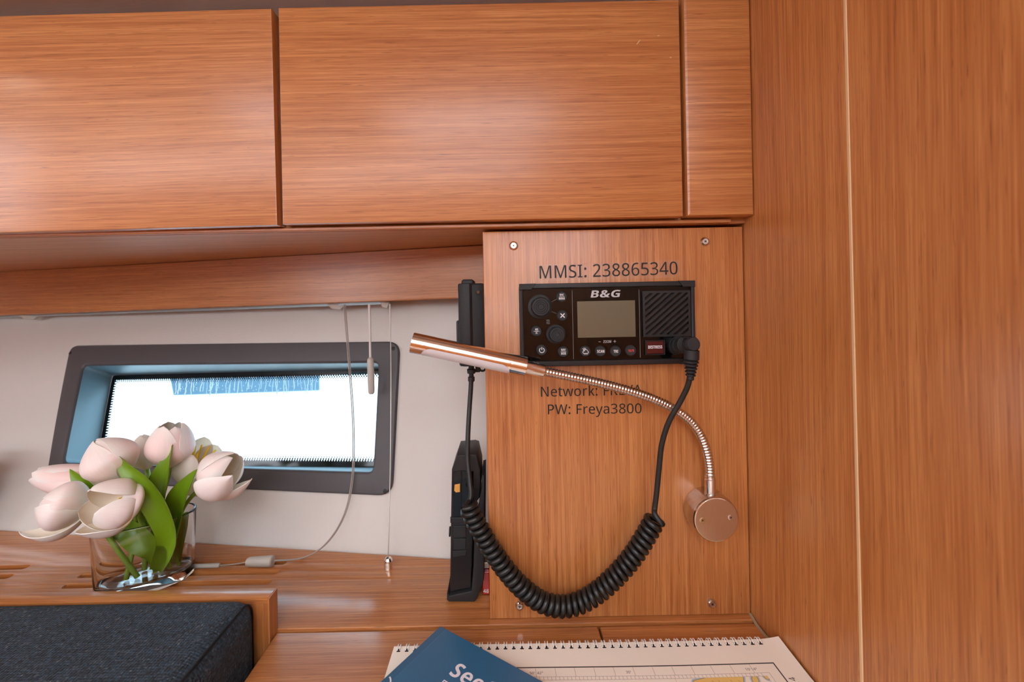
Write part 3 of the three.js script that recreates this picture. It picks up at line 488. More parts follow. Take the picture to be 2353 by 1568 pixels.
{
  const cord = thing('coiled_cord', 'black coiled microphone cord hanging in a loop across the panel', 'cord', at(1290, 1393, 0.475));
  const plugA = at(1556, 794, 0.485), plugB = at(1594, 791, 0.447), ax = plugB.clone().sub(plugA), L = ax.length();
  part('plug', lathe([[0.0092, 0], [0.0092, L * 0.22], [0.0082, L * 0.26], [0.0082, L * 0.5], [0.0088, L * 0.52], [0.0078, L * 0.54], [0.0078, L * 0.60], [0.0084, L * 0.61], [0.0078, L * 0.63], [0.0078, L * 0.69], [0.0084, L * 0.70], [0.0078, L * 0.72], [0.0078, L * 0.95], [0.0066, L], [0, L]], plugA, ax, 36), M.plasticSoft, cord);
  const e0 = at(1590, 805, 0.452), e1 = at(1586, 874, 0.453), dv = e1.clone().sub(e0), LL = dv.length(), prof = [[0.0072, 0], [0.0076, LL * 0.3]];
  for (let i = 0; i < 5; i++) { const h = 0.34 + i * 0.11, r = 0.0074 - i * 0.0006; prof.push([r - 0.0016, LL * h], [r, LL * (h + 0.03)], [r, LL * (h + 0.07)], [r - 0.0016, LL * (h + 0.095)]); } prof.push([0.0038, LL * 0.97], [0.003, LL]);
  part('strain_relief', lathe(prof, e0, dv, 28), M.plasticSoft, cord);
  // the coil: a helix along the hanging curve
  const path = new THREE.CatmullRomCurve3([[1506, 1192, 0.474], [1484, 1232, 0.474], [1456, 1276, 0.474], [1420, 1319, 0.474], [1380, 1356, 0.474], [1335, 1384, 0.474], [1291, 1394, 0.474], [1246, 1384, 0.475], [1202, 1353, 0.477], [1162, 1309, 0.480], [1128, 1260, 0.484], [1101, 1214, 0.489], [1082, 1178, 0.492], [1075, 1160, 0.494]].map((a) => at(...a)));
  const turns = 43, R = 0.0082, n = turns * 14, pts = [], fr = path.computeFrenetFrames(n, false), nz = V(0, 0, 1);
  for (let i = 0; i <= n; i++) { const p = path.getPointAt(i / n), t = path.getTangentAt(i / n), s = nz.clone().cross(t).normalize(), a = i / 14 * Math.PI * 2 + 0.6; pts.push(p.addScaledVector(nz, R * Math.cos(a)).addScaledVector(s, R * Math.sin(a))); }
  part('coil', new THREE.TubeGeometry(new THREE.CatmullRomCurve3(pts), n * 2, 0.0033, 9), M.rubberShine, cord);
  const up = [[1586, 862, 0.453], [1580, 888, 0.456], [1562, 925, 0.462], [1537, 970, 0.468], [1521, 1020, 0.472], [1514, 1080, 0.474], [1508, 1140, 0.475], [1504, 1172, 0.475], [1504, 1180, 0.472]].map((a) => at(...a)).concat([pts[0], pts[2], pts[4]]);
  part('lead', tube(up, 0.0029, 120, 12), M.rubber, cord);
  const end = pts[pts.length - 1];
  const down = [end, at(1078, 1152, 0.499), at(1082, 1140, 0.502), at(1080, 1110, 0.508), at(1075, 1060, 0.516), at(1075, 1010, 0.522), at(1078, 950, 0.53), at(1082, 890, 0.536), at(1083, 866, 0.54)];
  part('lead', tube(down, 0.0029, 100, 12), M.rubber, cord);
  const b0 = at(1083, 878, 0.54), b1 = at(1083, 838, 0.54), bd = b1.clone().sub(b0), BL = bd.length();
  part('boot', lathe([[0.003, 0], [0.0042, BL * 0.06], [0.0042, BL * 0.28], [0.003, BL * 0.32], [0.003, BL * 0.46], [0.0050, BL * 0.5], [0.0055, BL * 0.72], [0.0035, BL * 0.78], [0.0035, BL * 0.9], [0.0060, BL * 0.92], [0.0060, BL]], b0, bd, 24), M.plasticSoft, cord);
}
// ================================================================== HANDHELD RADIO IN ITS CRADLE
{
  const sil = (pts, d) => pts.map(([x, y]) => { const p = at(x, y, d); return [p.x, p.y]; });
  const h = thing('handheld_radio', 'black handheld radio standing in a charging cradle on the shelf', 'radio', V(-0.058, H - 0.36, -0.055));
  const d = 0.532, z = 0.5 - d;
  part('body', toCreasedNormals(extrude(polyShape(sil([[1050, 1046], [1087, 1043], [1096, 1046], [1104, 1082], [1105, 1112], [1102, 1146], [1091, 1160], [1088, 1208], [1083, 1352], [1034, 1362], [1036, 1190], [1038, 1080]], d)), 0.055, 0.0022, 3), 0.5).translate(0, 0, z - 0.055), M.plastic, h);
  part('display_window', extrude(polyShape(sil([[1041, 1084], [1060, 1081], [1060, 1188], [1042, 1190]], d)), 0.0012, 0.0003, 1).translate(0, 0, z - 0.0002), M.gloss, h);
  part('display_window', extrude(polyShape(sil([[1061.5, 1081], [1088, 1083], [1088, 1160], [1075, 1186], [1061.5, 1188]], d)), 0.0012, 0.0003, 1).translate(0, 0, z - 0.0002), M.gloss, h);
  part('orange_patch', extrude(polyShape(sil([[1045, 1113], [1057, 1111], [1057, 1130], [1048, 1131], [1044, 1127]], d)), 0.0005, 0.0001, 1).translate(0, 0, z + 0.001), M.orangeTag, h);
  part('band', extrude(polyShape(sil([[1035, 1188], [1092, 1188], [1091, 1203], [1035, 1201]], d)), 0.0030, 0.0008, 2).translate(0, 0, z - 0.001), M.plasticSoft, h);
  part('side_button', extrude(polyShape(sil([[1043, 1208], [1071, 1207], [1071, 1234], [1042, 1235]], d)), 0.0016, 0.0006, 2).translate(0, 0, z - 0.0003), M.plasticSoft, h);
  part('side_button', extrude(polyShape(sil([[1042, 1238], [1071, 1237], [1070, 1263], [1042, 1263]], d)), 0.0016, 0.0006, 2).translate(0, 0, z - 0.0003), M.plasticSoft, h);
  part('socket_cover', extrude(polyShape(sil([[1040, 1266], [1072, 1265], [1070, 1276], [1040, 1281]], d)), 0.0014, 0.0005, 2).translate(0, 0, z - 0.0003), M.plasticSoft, h);
  part('knob', cyl(at(1035.5, 1222, d + 0.02), at(1032.5, 1222, d + 0.02), 0.006, 0.006, 20), M.plasticSoft, h);
  const c = thing('charging_cradle', 'black charging cradle holding the handheld radio beside the panel', 'charger', V(-0.05, H + SHELF, -0.055));
  const d2 = 0.531, z2 = 0.5 - d2;
  const prof = sil([[1027.5, 1362], [1031, 1363.5], [1033, 1367], [1083, 1356], [1088, 1300], [1092, 1210], [1098, 1192], [1100, 1162], [1107, 1118], [1107, 1092], [1114, 1090], [1112, 1330], [1097, 1372], [1091, 1380], [1032, 1380], [1027, 1376]], d2);
  const lowest = Math.min(...prof.map((p) => p[1])), fix = H + SHELF + 0.0004 - lowest; prof.forEach((p) => { p[1] += fix * Math.max(0, 1 - (p[1] - lowest) / 0.03); p[0] = Math.min(p[0], -0.0197); });
  part('cup', toCreasedNormals(extrude(polyShape(prof), 0.052, 0.0015, 3), 0.5).translate(0, 0, z2 - 0.050), M.plasticSoft, c);
}
{
  const r = thing('red_lighter', 'small red plastic lighter tucked behind the cradle marked 48', 'lighter', V(-0.0245, H + SHELF, -0.05));
  part('body', boxAt(-0.0300, -0.0198, SHELF + 0.0003, SHELF + 0.030, -0.065, -0.041, 0.002), M.redPlastic, r);
  part('lettering', letters('48', 0.0045, 0.0065, 'regular', 0.0002).translate(-0.0252, H + SHELF + 0.0035, -0.0410), M.printWhite, r);
  part('metal_hood', boxAt(-0.0285, -0.0205, SHELF + 0.0302, SHELF + 0.038, -0.062, -0.046, 0.001), M.steel, r);
}

// ================================================================== READING LAMP
{
  const c0 = at(1646.8, 1195.5, 0.4735), lamp = thing('reading_lamp', 'chrome gooseneck reading lamp with round wall base', 'lamp', V(c0.x, c0.y, 0));
  const r = 0.0250;
  part('base_housing', lathe([[0, 0.0005], [r + 0.0006, 0.0005], [r + 0.0006, 0.019], [r, 0.0205], [r, 0.0225], [r - 0.0003, 0.0245], [r - 0.0012, 0.0255]], V(c0.x, c0.y, 0), V(0, 0, 1), 72), M.chromeDull, lamp);
  const pl = plainMerge([lathe([[r - 0.0008, 0.0245], [r - 0.0012, 0.0262], [r - 0.002, 0.0265]], V(c0.x, c0.y, 0), V(0, 0, 1), 72), new THREE.CircleGeometry(r - 0.002, 72).translate(c0.x, c0.y, 0.0265)]); { const p = pl.attributes.position, uv = new Float32Array(p.count * 2); for (let i = 0; i < p.count; i++) { uv[2 * i] = p.getX(i) / 0.05; uv[2 * i + 1] = p.getY(i) / 0.05; } pl.setAttribute('uv', new THREE.BufferAttribute(uv, 2)); }
  const plate = part('cover_plate', pl, M.brushed, lamp);
  for (const [x, y, m] of [[1614, 1196, M.brass], [1679, 1189.5, M.chromeDull]]) { const p = at(x, y, 0.4735); const s = mesh('screw', local(lamp, lathe([[0, 0.0007], [0.0022, 0.0007], [0.0030, 0.0002], [0.0031, 0]], V(p.x, p.y, 0.0264), V(0, 0, 1), 20)), m, plate); mesh('drive_slot', local(lamp, plainMerge([new THREE.BoxGeometry(0.0021, 0.0005, 0.0003), new THREE.BoxGeometry(0.0005, 0.0021, 0.0003)]).rotateZ(0.6).translate(p.x, p.y, 0.0272)), M.inkBlack, lamp); }
  const mid = 0.486;
  part('stem', lathe([[0.0060, 0], [0.0060, 0.018], [0.0056, 0.0185], [0.0056, 0.021], [0.005, 0.0215], [0, 0.0215]], at(1632, 1138, mid), at(1632, 1092, mid).sub(at(1632, 1138, mid)), 32), M.chrome, lamp);
  const neck = [[1632, 1100, 0.486], [1630, 1070, 0.486], [1623, 1035, 0.485], [1609, 1000, 0.484], [1586, 968, 0.482], [1550, 941, 0.479], [1500, 917, 0.476], [1440, 897, 0.472], [1370, 879, 0.468], [1300, 864, 0.464], [1246, 853, 0.461]].map((a) => at(...a));
  const nc = new THREE.CatmullRomCurve3(neck), len = nc.getLength(), rings = Math.round(len / 0.0034), loops = [];
  const up = V(0, 0, 1);
  for (let i = 0; i <= rings * 5; i++) { const u = i / (rings * 5), p = nc.getPointAt(u), t = nc.getTangentAt(u), s = up.clone().cross(t).normalize(), q = t.clone().cross(s), k = i % 5, rr = [0.00445, 0.0050, 0.00515, 0.0050, 0.00445][k], loop = []; for (let j = 0; j < 20; j++) { const a = j / 20 * Math.PI * 2; loop.push(p.clone().addScaledVector(s, rr * Math.cos(a)).addScaledVector(q, rr * Math.sin(a))); } loops.push(loop); }
  part('gooseneck', loft(loops), M.chromeDull, lamp);
  const hb = at(1207, 843.5, 0.4585), ha = at(947, 787.5, 0.450), ax = hb.clone().sub(ha), HL = ax.length(), axn = ax.clone().normalize(), ce = at(1250, 854, 0.461);
  part('collar', lathe([[0.0056, 0], [0.0070, 0.001], [0.0074, hb.distanceTo(ce) - 0.001], [0.0090, hb.distanceTo(ce) + 0.002]], ce, hb.clone().sub(ce), 36), M.chrome, lamp);
  // head: tube with its underside cut away over an opal diffuser
  const HR = 0.0106;
  const side = V(0, 0, 1).addScaledVector(axn, -axn.z).normalize(), vert = axn.clone().cross(side).normalize(); if (vert.y < 0) vert.negate();
  const pt = (u, a, rr) => ha.clone().addScaledVector(axn, u).addScaledVector(side, rr * Math.cos(a)).addScaledVector(vert, rr * Math.sin(a));
  const u0 = 0.012, u1 = HL - 0.016, AC = -0.96, AH = 0.86, rows = [];
  const openAt = (u) => { // half-angle of the cut below, rounded at both ends
    const e = 0.010; if (u <= u0 || u >= u1) return 0; const t = Math.min((u - u0) / e, (u1 - u) / e, 1); return Math.sqrt(1 - (1 - t) * (1 - t)); };
  const us = []; for (let i = 0; i <= 120; i++) us.push(HL * i / 120);
  for (const u of us) { const o = openAt(u) * AH, a0 = AC + o, a1 = AC + 2 * Math.PI - o, row = []; for (let j = 0; j <= 48; j++) row.push(pt(u, a0 + (a1 - a0) * j / 48, HR)); rows.push(row); }
  const inner = rows.map((r0, i) => r0.map((p) => { const cpt = ha.clone().addScaledVector(axn, us[i]); return p.clone().sub(cpt).multiplyScalar(0.93).add(cpt); }));
  const endDisc = lathe([[HR, 0.0006], [HR - 0.0006, 0], [0, 0]], ha, axn, 40), tailDisc = lathe([[HR, 0], [HR * 0.7, 0], [0, 0]], hb, axn, 40);
  part('head_tube', plainMerge([loft(rows, false), loft(inner, false, true), endDisc, tailDisc]), M.chrome, lamp);
  const drows = []; for (const u of us.filter((u) => u > u0 - 0.002 && u < u1 + 0.002)) { const row = []; for (let j = 0; j <= 24; j++) row.push(pt(u, AC + (j / 24 - 0.5) * 2.1, HR * 0.985)); drows.push(row); }
  const df = part('diffuser', loft(drows, false), M.opal, lamp); df.userData.label = 'white opal diffuser';
}

// ================================================================== BLIND FITTINGS
{
  const b = thing('window_blind', 'raised blind with grey head rail, cord and wand over the port light', 'blind', V(-0.4, H, zBoard(-0.4)));
  const loops = [];
  for (let i = 0; i <= 20; i++) { const x = -1.9 + (1.9 - 0.186) * i / 20, z = zBoard(x) - 0.0175, yb = 0.0036 + 0.0148 * (x + 0.07) - 0.0052; loops.push([V(x, H + yb + 0.03, z), V(x, H + yb + 0.001, z), V(x, H + yb, z - 0.001), V(x, H + yb, z - 0.011), V(x, H + yb + 0.03, z - 0.011)]); }
  part('head_rail', toCreasedNormals(loft(loops), 0.5), M.railBlue, b);
  for (const [xa, xb, y] of [[745, 786, 706], [868, 890, 702], [30, 76, 735]]) { const p = at((xa + xb) / 2, y, 0.5 - (zBoard(-0.3) - 0.02)); const x0 = ray(xa, y)[0], x1 = ray(xb, y)[0]; let z = -0.22; for (let k = 0; k < 20; k++) z = zBoard((x0 + x1) / 2 * (0.5 - z)) - 0.006; const d = 0.5 - z, yb = 0.0036 + 0.0148 * ((x0 + x1) / 2 * d + 0.07);
    const w = (x1 - x0) * d, g = extrude(polyShape([[-w / 2, 0], [w / 2, 0], [w / 2, -0.004], [w / 4, -0.0105], [-w / 4, -0.0085]]), 0.012, 0.0012, 2).translate((x0 + x1) / 2 * d, H + yb - 0.001, z - 0.022); part('bracket', g, M.fittingGrey, b); }
  const wa = at(848.5, 700, 0.682), wb = at(851, 824, 0.682), wc = at(853.5, 908, 0.682);
  const wand = part('wand', cyl(wa, wb, 0.0019, 0.0019, 14), M.wand, b);
  mesh('grip', local(b, lathe([[0.0019, 0], [0.0046, 0.003], [0.0052, 0.008], [0.0052, 0.05], [0.0047, 0.0555], [0.003, 0.058], [0, 0.0585]], wb.clone().add(V(0, 0.002, 0)), wc.clone().sub(wb), 24)), M.fittingGrey, wand);
  const cp = [[790, 700, 0.69], [794, 750, 0.69], [802, 850, 0.688], [809, 950, 0.682], [811, 1040, 0.672], [807, 1110, 0.66], [793, 1175, 0.646], [768, 1225, 0.632], [735, 1262, 0.622]].map((a) => at(...a));
  const lowP = onY(690, 1284, SHELF + 0.003), tA = onY(628, 1290, SHELF + 0.0075), tB = onY(568, 1292, SHELF + 0.0062);
  part('cord', tube([...cp, lowP, tA], 0.00085, 140, 6), M.cordGrey, b);
  part('cord', tube([...cp.map((p) => p.clone().add(V(0.0016, 0, -0.002))), lowP.clone().add(V(0, -0.0006, -0.002)), tA.clone().add(V(0, 0, -0.002))], 0.00085, 140, 6), M.cordGrey, b);
  const tas = part('cord_weight', lathe([[0, 0], [0.0058, 0.0003], [0.0072, 0.0016], [0.0074, 0.004], [0.0062, tA.distanceTo(tB) - 0.003], [0.0048, tA.distanceTo(tB)], [0, tA.distanceTo(tB)]], tA, tB.clone().sub(tA), 28), M.fittingGrey, b); tas.userData.label = 'grey tapered cord weight lying on the shelf';
  const t2 = onY(505, 1300, SHELF + 0.003), t3 = onY(440, 1302, SHELF + 0.0036);
  part('cord', tube([tB, onY(540, 1297, SHELF + 0.003), t2], 0.0008, 20, 6), M.cordGrey, b);
  part('cord_end', lathe([[0, 0], [0.0026, 0], [0.0032, 0.003], [0.0026, t2.distanceTo(t3)], [0, t2.distanceTo(t3)]], t2, t3.clone().sub(t2), 18), M.fittingGrey, b);
}
{
  const foot = onY(892.5, 1306, SHELF), t = thing('tension_wire', 'thin blind guide wire ending in a chrome cleat on the shelf', 'wire', foot);
  part('wire', tube([at(896, 699, 0.676), at(898.5, 860, 0.668), at(897, 1060, 0.64), foot.clone().add(V(0, 0.015, 0))], 0.0007, 60, 6), M.steel, t);
  mesh('cleat', lathe([[0, 0], [0.0057, 0], [0.0059, 0.008], [0.0054, 0.0115], [0.0038, 0.0145], [0.0014, 0.016], [0, 0.016]], V(0, 0, 0), V(0, 1, 0), 28), M.chrome, t);
}

// ================================================================== DARK BOX AT THE FAR LEFT
{
  const b = thing('storage_box', 'dark brown box at the far left end of the shelf', 'box', V(-0.918, H + SHELF, -0.235));
  const s = polyShape([[-0.06, 0], [0.0400, 0], [0.0550, 0.118], [-0.06, 0.118]]);
  mesh('body', extrude(s, 0.05, 0.002, 2).translate(-0.002, 0, 0.02), M.darkBox, b);
  mesh('lid', new RoundedBoxGeometry(0.12, 0.012, 0.056, 3, 0.003).translate(-0.003, 0.1245, 0.045), M.darkBoxTop, b);
}

// ================================================================== VASE AND TULIPS
const VC = V(-0.4790, H + SHELF, -0.0800), VR = 0.50;           // centre and turn of the oval vase
const vaseDir = V(Math.cos(VR), 0, -Math.sin(VR)), vaseAcross = V(Math.sin(VR), 0, Math.cos(VR));
const inVase = (a, y, b) => VC.clone().addScaledVector(vaseDir, a).addScaledVector(vaseAcross, b).add(V(0, y, 0));
{
  const v = thing('glass_vase', 'clear oval glass vase of tulips on the shelf', 'vase', VC);
  const A = 0.0560, B = 0.0330, h = 0.0880, wall = 0.0026, foot = 0.011, n = 72;
  const oval = (s, y, grow = 0) => { const l = []; for (let i = 0; i < n; i++) { const t = i / n * Math.PI * 2, ct = Math.cos(t), st = Math.sin(t), e = 0.9; l.push(V(0, 0, 0).addScaledVector(vaseDir, (A * s - grow) * Math.sign(ct) * Math.pow(Math.abs(ct), e)).addScaledVector(vaseAcross, (B * s - grow) * Math.sign(st) * Math.pow(Math.abs(st), e)).add(V(0, y, 0))); } return l; };
  const loops = [oval(0.02, 0.0003), oval(0.90, 0.0003), oval(0.935, 0.0014), oval(0.945, 0.006), oval(1.0, h - 0.003), oval(1.0, h - 0.0006), oval(1.0, h, wall * 0.5), oval(1.0, h - 0.0006, wall), oval(1.0, h - 0.003, wall), oval(0.955, foot + 0.006, wall), oval(0.93, foot + 0.001, wall + 0.001), oval(0.7, foot, 0), oval(0.02, foot)];
  mesh('bowl', loft(loops, true, true), M.glass, v);
}
// a petal: cupped blade with real thickness. axis frame (o, ax, ref), th = angle round the axis, open = outward lean
function petalGeo(Lp, R, th, open, half, o, ax, ref, close, curl) {
  const side = ax.clone().cross(ref).normalize(), NS = 22, NT = 14, front = [], back = [];
  const dirAt = (a) => ref.clone().multiplyScalar(Math.cos(a)).addScaledVector(side, Math.sin(a));
  const tang = ax.clone().cross(dirAt(th)).normalize(), q = new THREE.Quaternion().setFromAxisAngle(tang, open);
  for (let i = 0; i <= NS; i++) { const s = i / NS, fr = [], bk = [];
    const w = half * (s < 0.5 ? 0.42 + 0.58 * Math.sin(Math.PI * s) : Math.pow(Math.max(0, 1 - Math.pow((s - 0.5) / 0.5, 2.6)), 0.55)) + 0.02;
    const r = s < 0.46 ? R * (0.10 + 0.90 * Math.pow(Math.sin(Math.PI / 2 * s / 0.46), 0.8)) : R * (1 - (1 - close) * Math.pow((s - 0.46) / 0.54, 1.9) + curl * Math.pow((s - 0.46) / 0.54, 5));
    for (let j = 0; j <= NT; j++) { const t = j / NT * 2 - 1, a = th + t * w, rr = r * (1 + 0.035 * Math.cos(t * 3)) + 0.0006 * Math.sin(7 * s + 3 * t + th);
      for (const [list, k] of [[fr, 0.0005], [bk, -0.0005]]) { const p = ax.clone().multiplyScalar(Lp * (0.02 + 0.98 * s)).addScaledVector(dirAt(a), rr + k); p.applyQuaternion(q); list.push(p.add(o)); } }
    front.push(fr); back.push(bk); }
  const strip = (rows, flip, u0) => { const g = loft(rows, false, flip), uv = []; for (let i = 0; i <= NS; i++) for (let j = 0; j <= NT; j++) uv.push(u0 + 0.48 * j / NT, 0.01 + 0.97 * i / NS); g.setAttribute('uv', new THREE.Float32BufferAttribute(uv, 2)); return g; };
  const rim = (f, b) => { const g = loft([f, b], false); g.setAttribute('uv', new THREE.Float32BufferAttribute(f.concat(b).flatMap(() => [0.02, 0.9]), 2)); return g; };
  const edge = (rows, k) => rows.map((r) => r[k]);
  return mergeGeometries([strip(front, false, 0.01), strip(back, true, 0.51), rim(edge(front, 0), edge(back, 0)), rim(edge(front, NT), edge(back, NT)), rim(front[NS], back[NS])]);
}
function tulip(label, base, tip, R, opens, mat, spin, stemPts, opt = {}) {
  const t = thing('tulip', label, 'flower', stemPts[stemPts.length - 1].clone(), 'pale pink tulips in the vase');
  const ax = tip.clone().sub(base), Lp = ax.length(); ax.normalize();
  const ref = Math.abs(ax.y) < 0.9 ? V(0, 1, 0).addScaledVector(ax, -ax.y).normalize() : V(1, 0, 0).addScaledVector(ax, -ax.x).normalize();
  for (let k = 0; k < 6; k++) { const outer = k % 2 === 0, th = spin + k * Math.PI / 3; part('petal', petalGeo(Lp * (outer ? 1 : 0.98) * (opt.len?.[k] ?? 1), R * (outer ? 1.0 : 0.93), th, opens[k % opens.length], outer ? 0.98 : 0.92, base, ax, ref, opt.close ?? 0.35, opt.curl ?? 0), mat, t); }
  if (opt.stamens) { const st = []; for (let i = 0; i < 9; i++) { const a = i / 9 * 6.283, side = ax.clone().cross(ref), dir = ax.clone().addScaledVector(ref, 0.3 * Math.cos(a)).addScaledVector(side, 0.3 * Math.sin(a)).normalize(), p0 = base.clone().addScaledVector(ax, Lp * 0.1), p1 = base.clone().addScaledVector(dir, Lp * 0.55 * opt.stamens); st.push(tube([p0, p0.clone().lerp(p1, 0.5).addScaledVector(dir, 0.002), p1], 0.0012, 10, 6)); } part('stamens', plainMerge(st), M.stamen, t); }
  part('stem', tube([base.clone().addScaledVector(ax, 0.002), base.clone().addScaledVector(ax, -0.006), ...stemPts], opt.stemR ?? 0.0031, 60, 10), M.stem, t);
  return t;
}
const Dv = 0.585;
{
  tulip('tulip with a deep rose petal stretched out to the far left', at(240, 1112, 0.60), at(82, 1094, 0.60), 0.0200, [0.0, 0.02], petalMats[1], 0.2, [inVase(-0.012, 0.075, -0.012), inVase(0.008, 0.013, -0.008)], { close: 0.45 });
  tulip('drooping tulip at lower left with one petal fallen open', at(206, 1166, 0.562), at(88, 1158, 0.548), 0.0290, [0.0, 0.0, 0.0, 0.42, 0.0, 0.0], petalMats[0], 0.0, [inVase(-0.040, 0.078, -0.002), inVase(-0.008, 0.013, 0.006)], { len: [0.95, 0.95, 1, 1.42, 1, 0.95], close: 0.2 });
  tulip('open tulip in front showing its cream inside', at(322, 1160, 0.556), at(196, 1158, 0.512), 0.0290, [0.0, 0.1, 0.28, 0.30, 0.0, 0.0], petalMats[0], 0.0, [inVase(-0.004, 0.09, 0.006), inVase(0.026, 0.013, 0.002)], { stamens: 0.8, len: [1.02, 1, 1, 1.08, 0.86, 0.5], close: 0.55 });
  tulip('plump closed tulip at the upper left of the bunch', at(286, 1100, 0.568), at(218, 1012, 0.560), 0.0310, [-0.03, -0.03], petalMats[0], 0.2, [inVase(-0.010, 0.08, -0.004), inVase(-0.020, 0.013, 0.004)], { close: 0.12 });
  tulip('small peach tulip bud half hidden at the back', at(338, 1080, 0.625), at(325, 1000, 0.625), 0.0225, [-0.03, -0.03], petalMats[2], 0.9, [inVase(0.0, 0.08, -0.012), inVase(-0.004, 0.013, -0.010)], { close: 0.15 });
  tulip('tallest tulip standing upright against the port light', at(388, 1076, 0.600), at(394, 974, 0.600), 0.0280, [0.0, 0.02], petalMats[1], 0.45, [inVase(0.012, 0.08, -0.006), inVase(0.010, 0.013, 0.004)], { close: 0.45 });
  tulip('white tulip at the back open around yellow stamens', at(432, 1112, 0.625), at(476, 1030, 0.628), 0.0290, [0.10, 0.12, 0.55, 0.5, 0.1, 0.05], petalMats[2], 0.3, [inVase(0.030, 0.08, -0.012), inVase(0.020, 0.013, -0.010)], { stamens: 1.75, close: 0.6, len: [0.95, 0.95, 1, 1, 1, 1.15] });
  tulip('rightmost tulip leaning out with two petals spread', at(466, 1118, 0.592), at(546, 1052, 0.592), 0.0275, [0.0, 0.0, 0.38, 0.42, 0.0, 0.0], petalMats[0], 0.0, [inVase(0.040, 0.086, 0.004), inVase(0.034, 0.013, 0.000)], { stemR: 0.0026, close: 0.3, len: [1, 1, 1.12, 1.12, 1, 1] });
}
// leaves: channelled blades along a curve
function leaf(label, pts, width, facing, fold = 0.35, prof) {
  const c = new THREE.CatmullRomCurve3(pts), NS = 26, NT = 8, rows = [], backs = [];
  for (let i = 0; i <= NS; i++) { const u = i / NS, p = c.getPoint(u), t = c.getTangent(u), s = t.clone().cross(facing).normalize(), n = s.clone().cross(t).normalize(), w = width * (prof ? prof(u) : Math.pow(Math.sin(Math.PI * Math.pow(0.12 + 0.88 * u, 0.9)), 0.75)), a = [], b = [];
    for (let j = 0; j <= NT; j++) { const x = j / NT * 2 - 1, z = fold * w * (x * x) ; const q = p.clone().addScaledVector(s, w * x).addScaledVector(n, z + 0.0012 * Math.sin(u * 9) * x); a.push(q.clone().addScaledVector(n, 0.0004)); b.push(q.addScaledVector(n, -0.0004)); } rows.push(a); backs.push(b); }
  const rim = (k) => loft([rows.map((r) => r[k]), backs.map((r) => r[k])], false);
  const o = mesh('tulip_leaf', plainMerge([loft(rows, false), loft(backs, false, true), rim(0), rim(NT)]).translate(-pts[0].x, -pts[0].y, -pts[0].z), M.leaf); o.position.copy(pts[0]);
  return tag(o, label, 'leaf', 'tulip leaves in the vase');
}
{
  const F = V(0, 0, 1);
  leaf('longest green tulip leaf arching up across the vase', [inVase(0.014, 0.018, 0.010), at(392, 1235, 0.562), at(372, 1170, 0.556), at(330, 1110, 0.552), at(290, 1072, 0.552), at(263, 1038, 0.556)], 0.0152, F, 0.55);
  leaf('upright pointed tulip leaf below the tallest flower', [inVase(0.008, 0.04, 0.0), at(368, 1160, 0.575), at(372, 1110, 0.572), at(383, 1070, 0.574), at(397, 1022, 0.58)], 0.0155, V(-0.3, 0, 1), 0.4);
  leaf('tulip leaf leaning right beside the rim of the vase', [inVase(0.026, 0.03, 0.002), at(405, 1195, 0.582), at(412, 1150, 0.578), at(430, 1115, 0.578), at(454, 1078, 0.58)], 0.0150, V(-0.2, 0.2, 1), 0.4);
  leaf('small tulip leaf between the two left flowers', [inVase(-0.03, 0.082, -0.004), at(235, 1170, 0.583), at(205, 1132, 0.580), at(178, 1102, 0.579), at(160, 1078, 0.579)], 0.0100, V(0.2, 0.3, 1), 0.3);
  leaf('broad tulip leaf pressed inside the left of the vase', [inVase(0.016, 0.016, 0.008), at(352, 1265, 0.572), at(318, 1236, 0.571), at(284, 1216, 0.575), inVase(-0.04, 0.086, 0.004)], 0.0150, V(0.1, 0.3, 1), 0.3, (u) => 0.35 + 0.65 * Math.sin(Math.PI * Math.min(1, u * 0.9 + 0.05)));
  leaf('folded tulip leaf hanging down inside the right of the vase', [inVase(0.032, 0.018, 0.0), at(402, 1262, 0.592), at(408, 1225, 0.590), at(420, 1195, 0.59), at(432, 1176, 0.592)], 0.0110, V(0.3, 0, 1), 0.4);
  leaf('short tulip leaf behind the upright leaf', [inVase(0.0, 0.03, -0.008), at(330, 1170, 0.59), at(300, 1120, 0.59), at(268, 1085, 0.592)], 0.0115, F, 0.3);
}

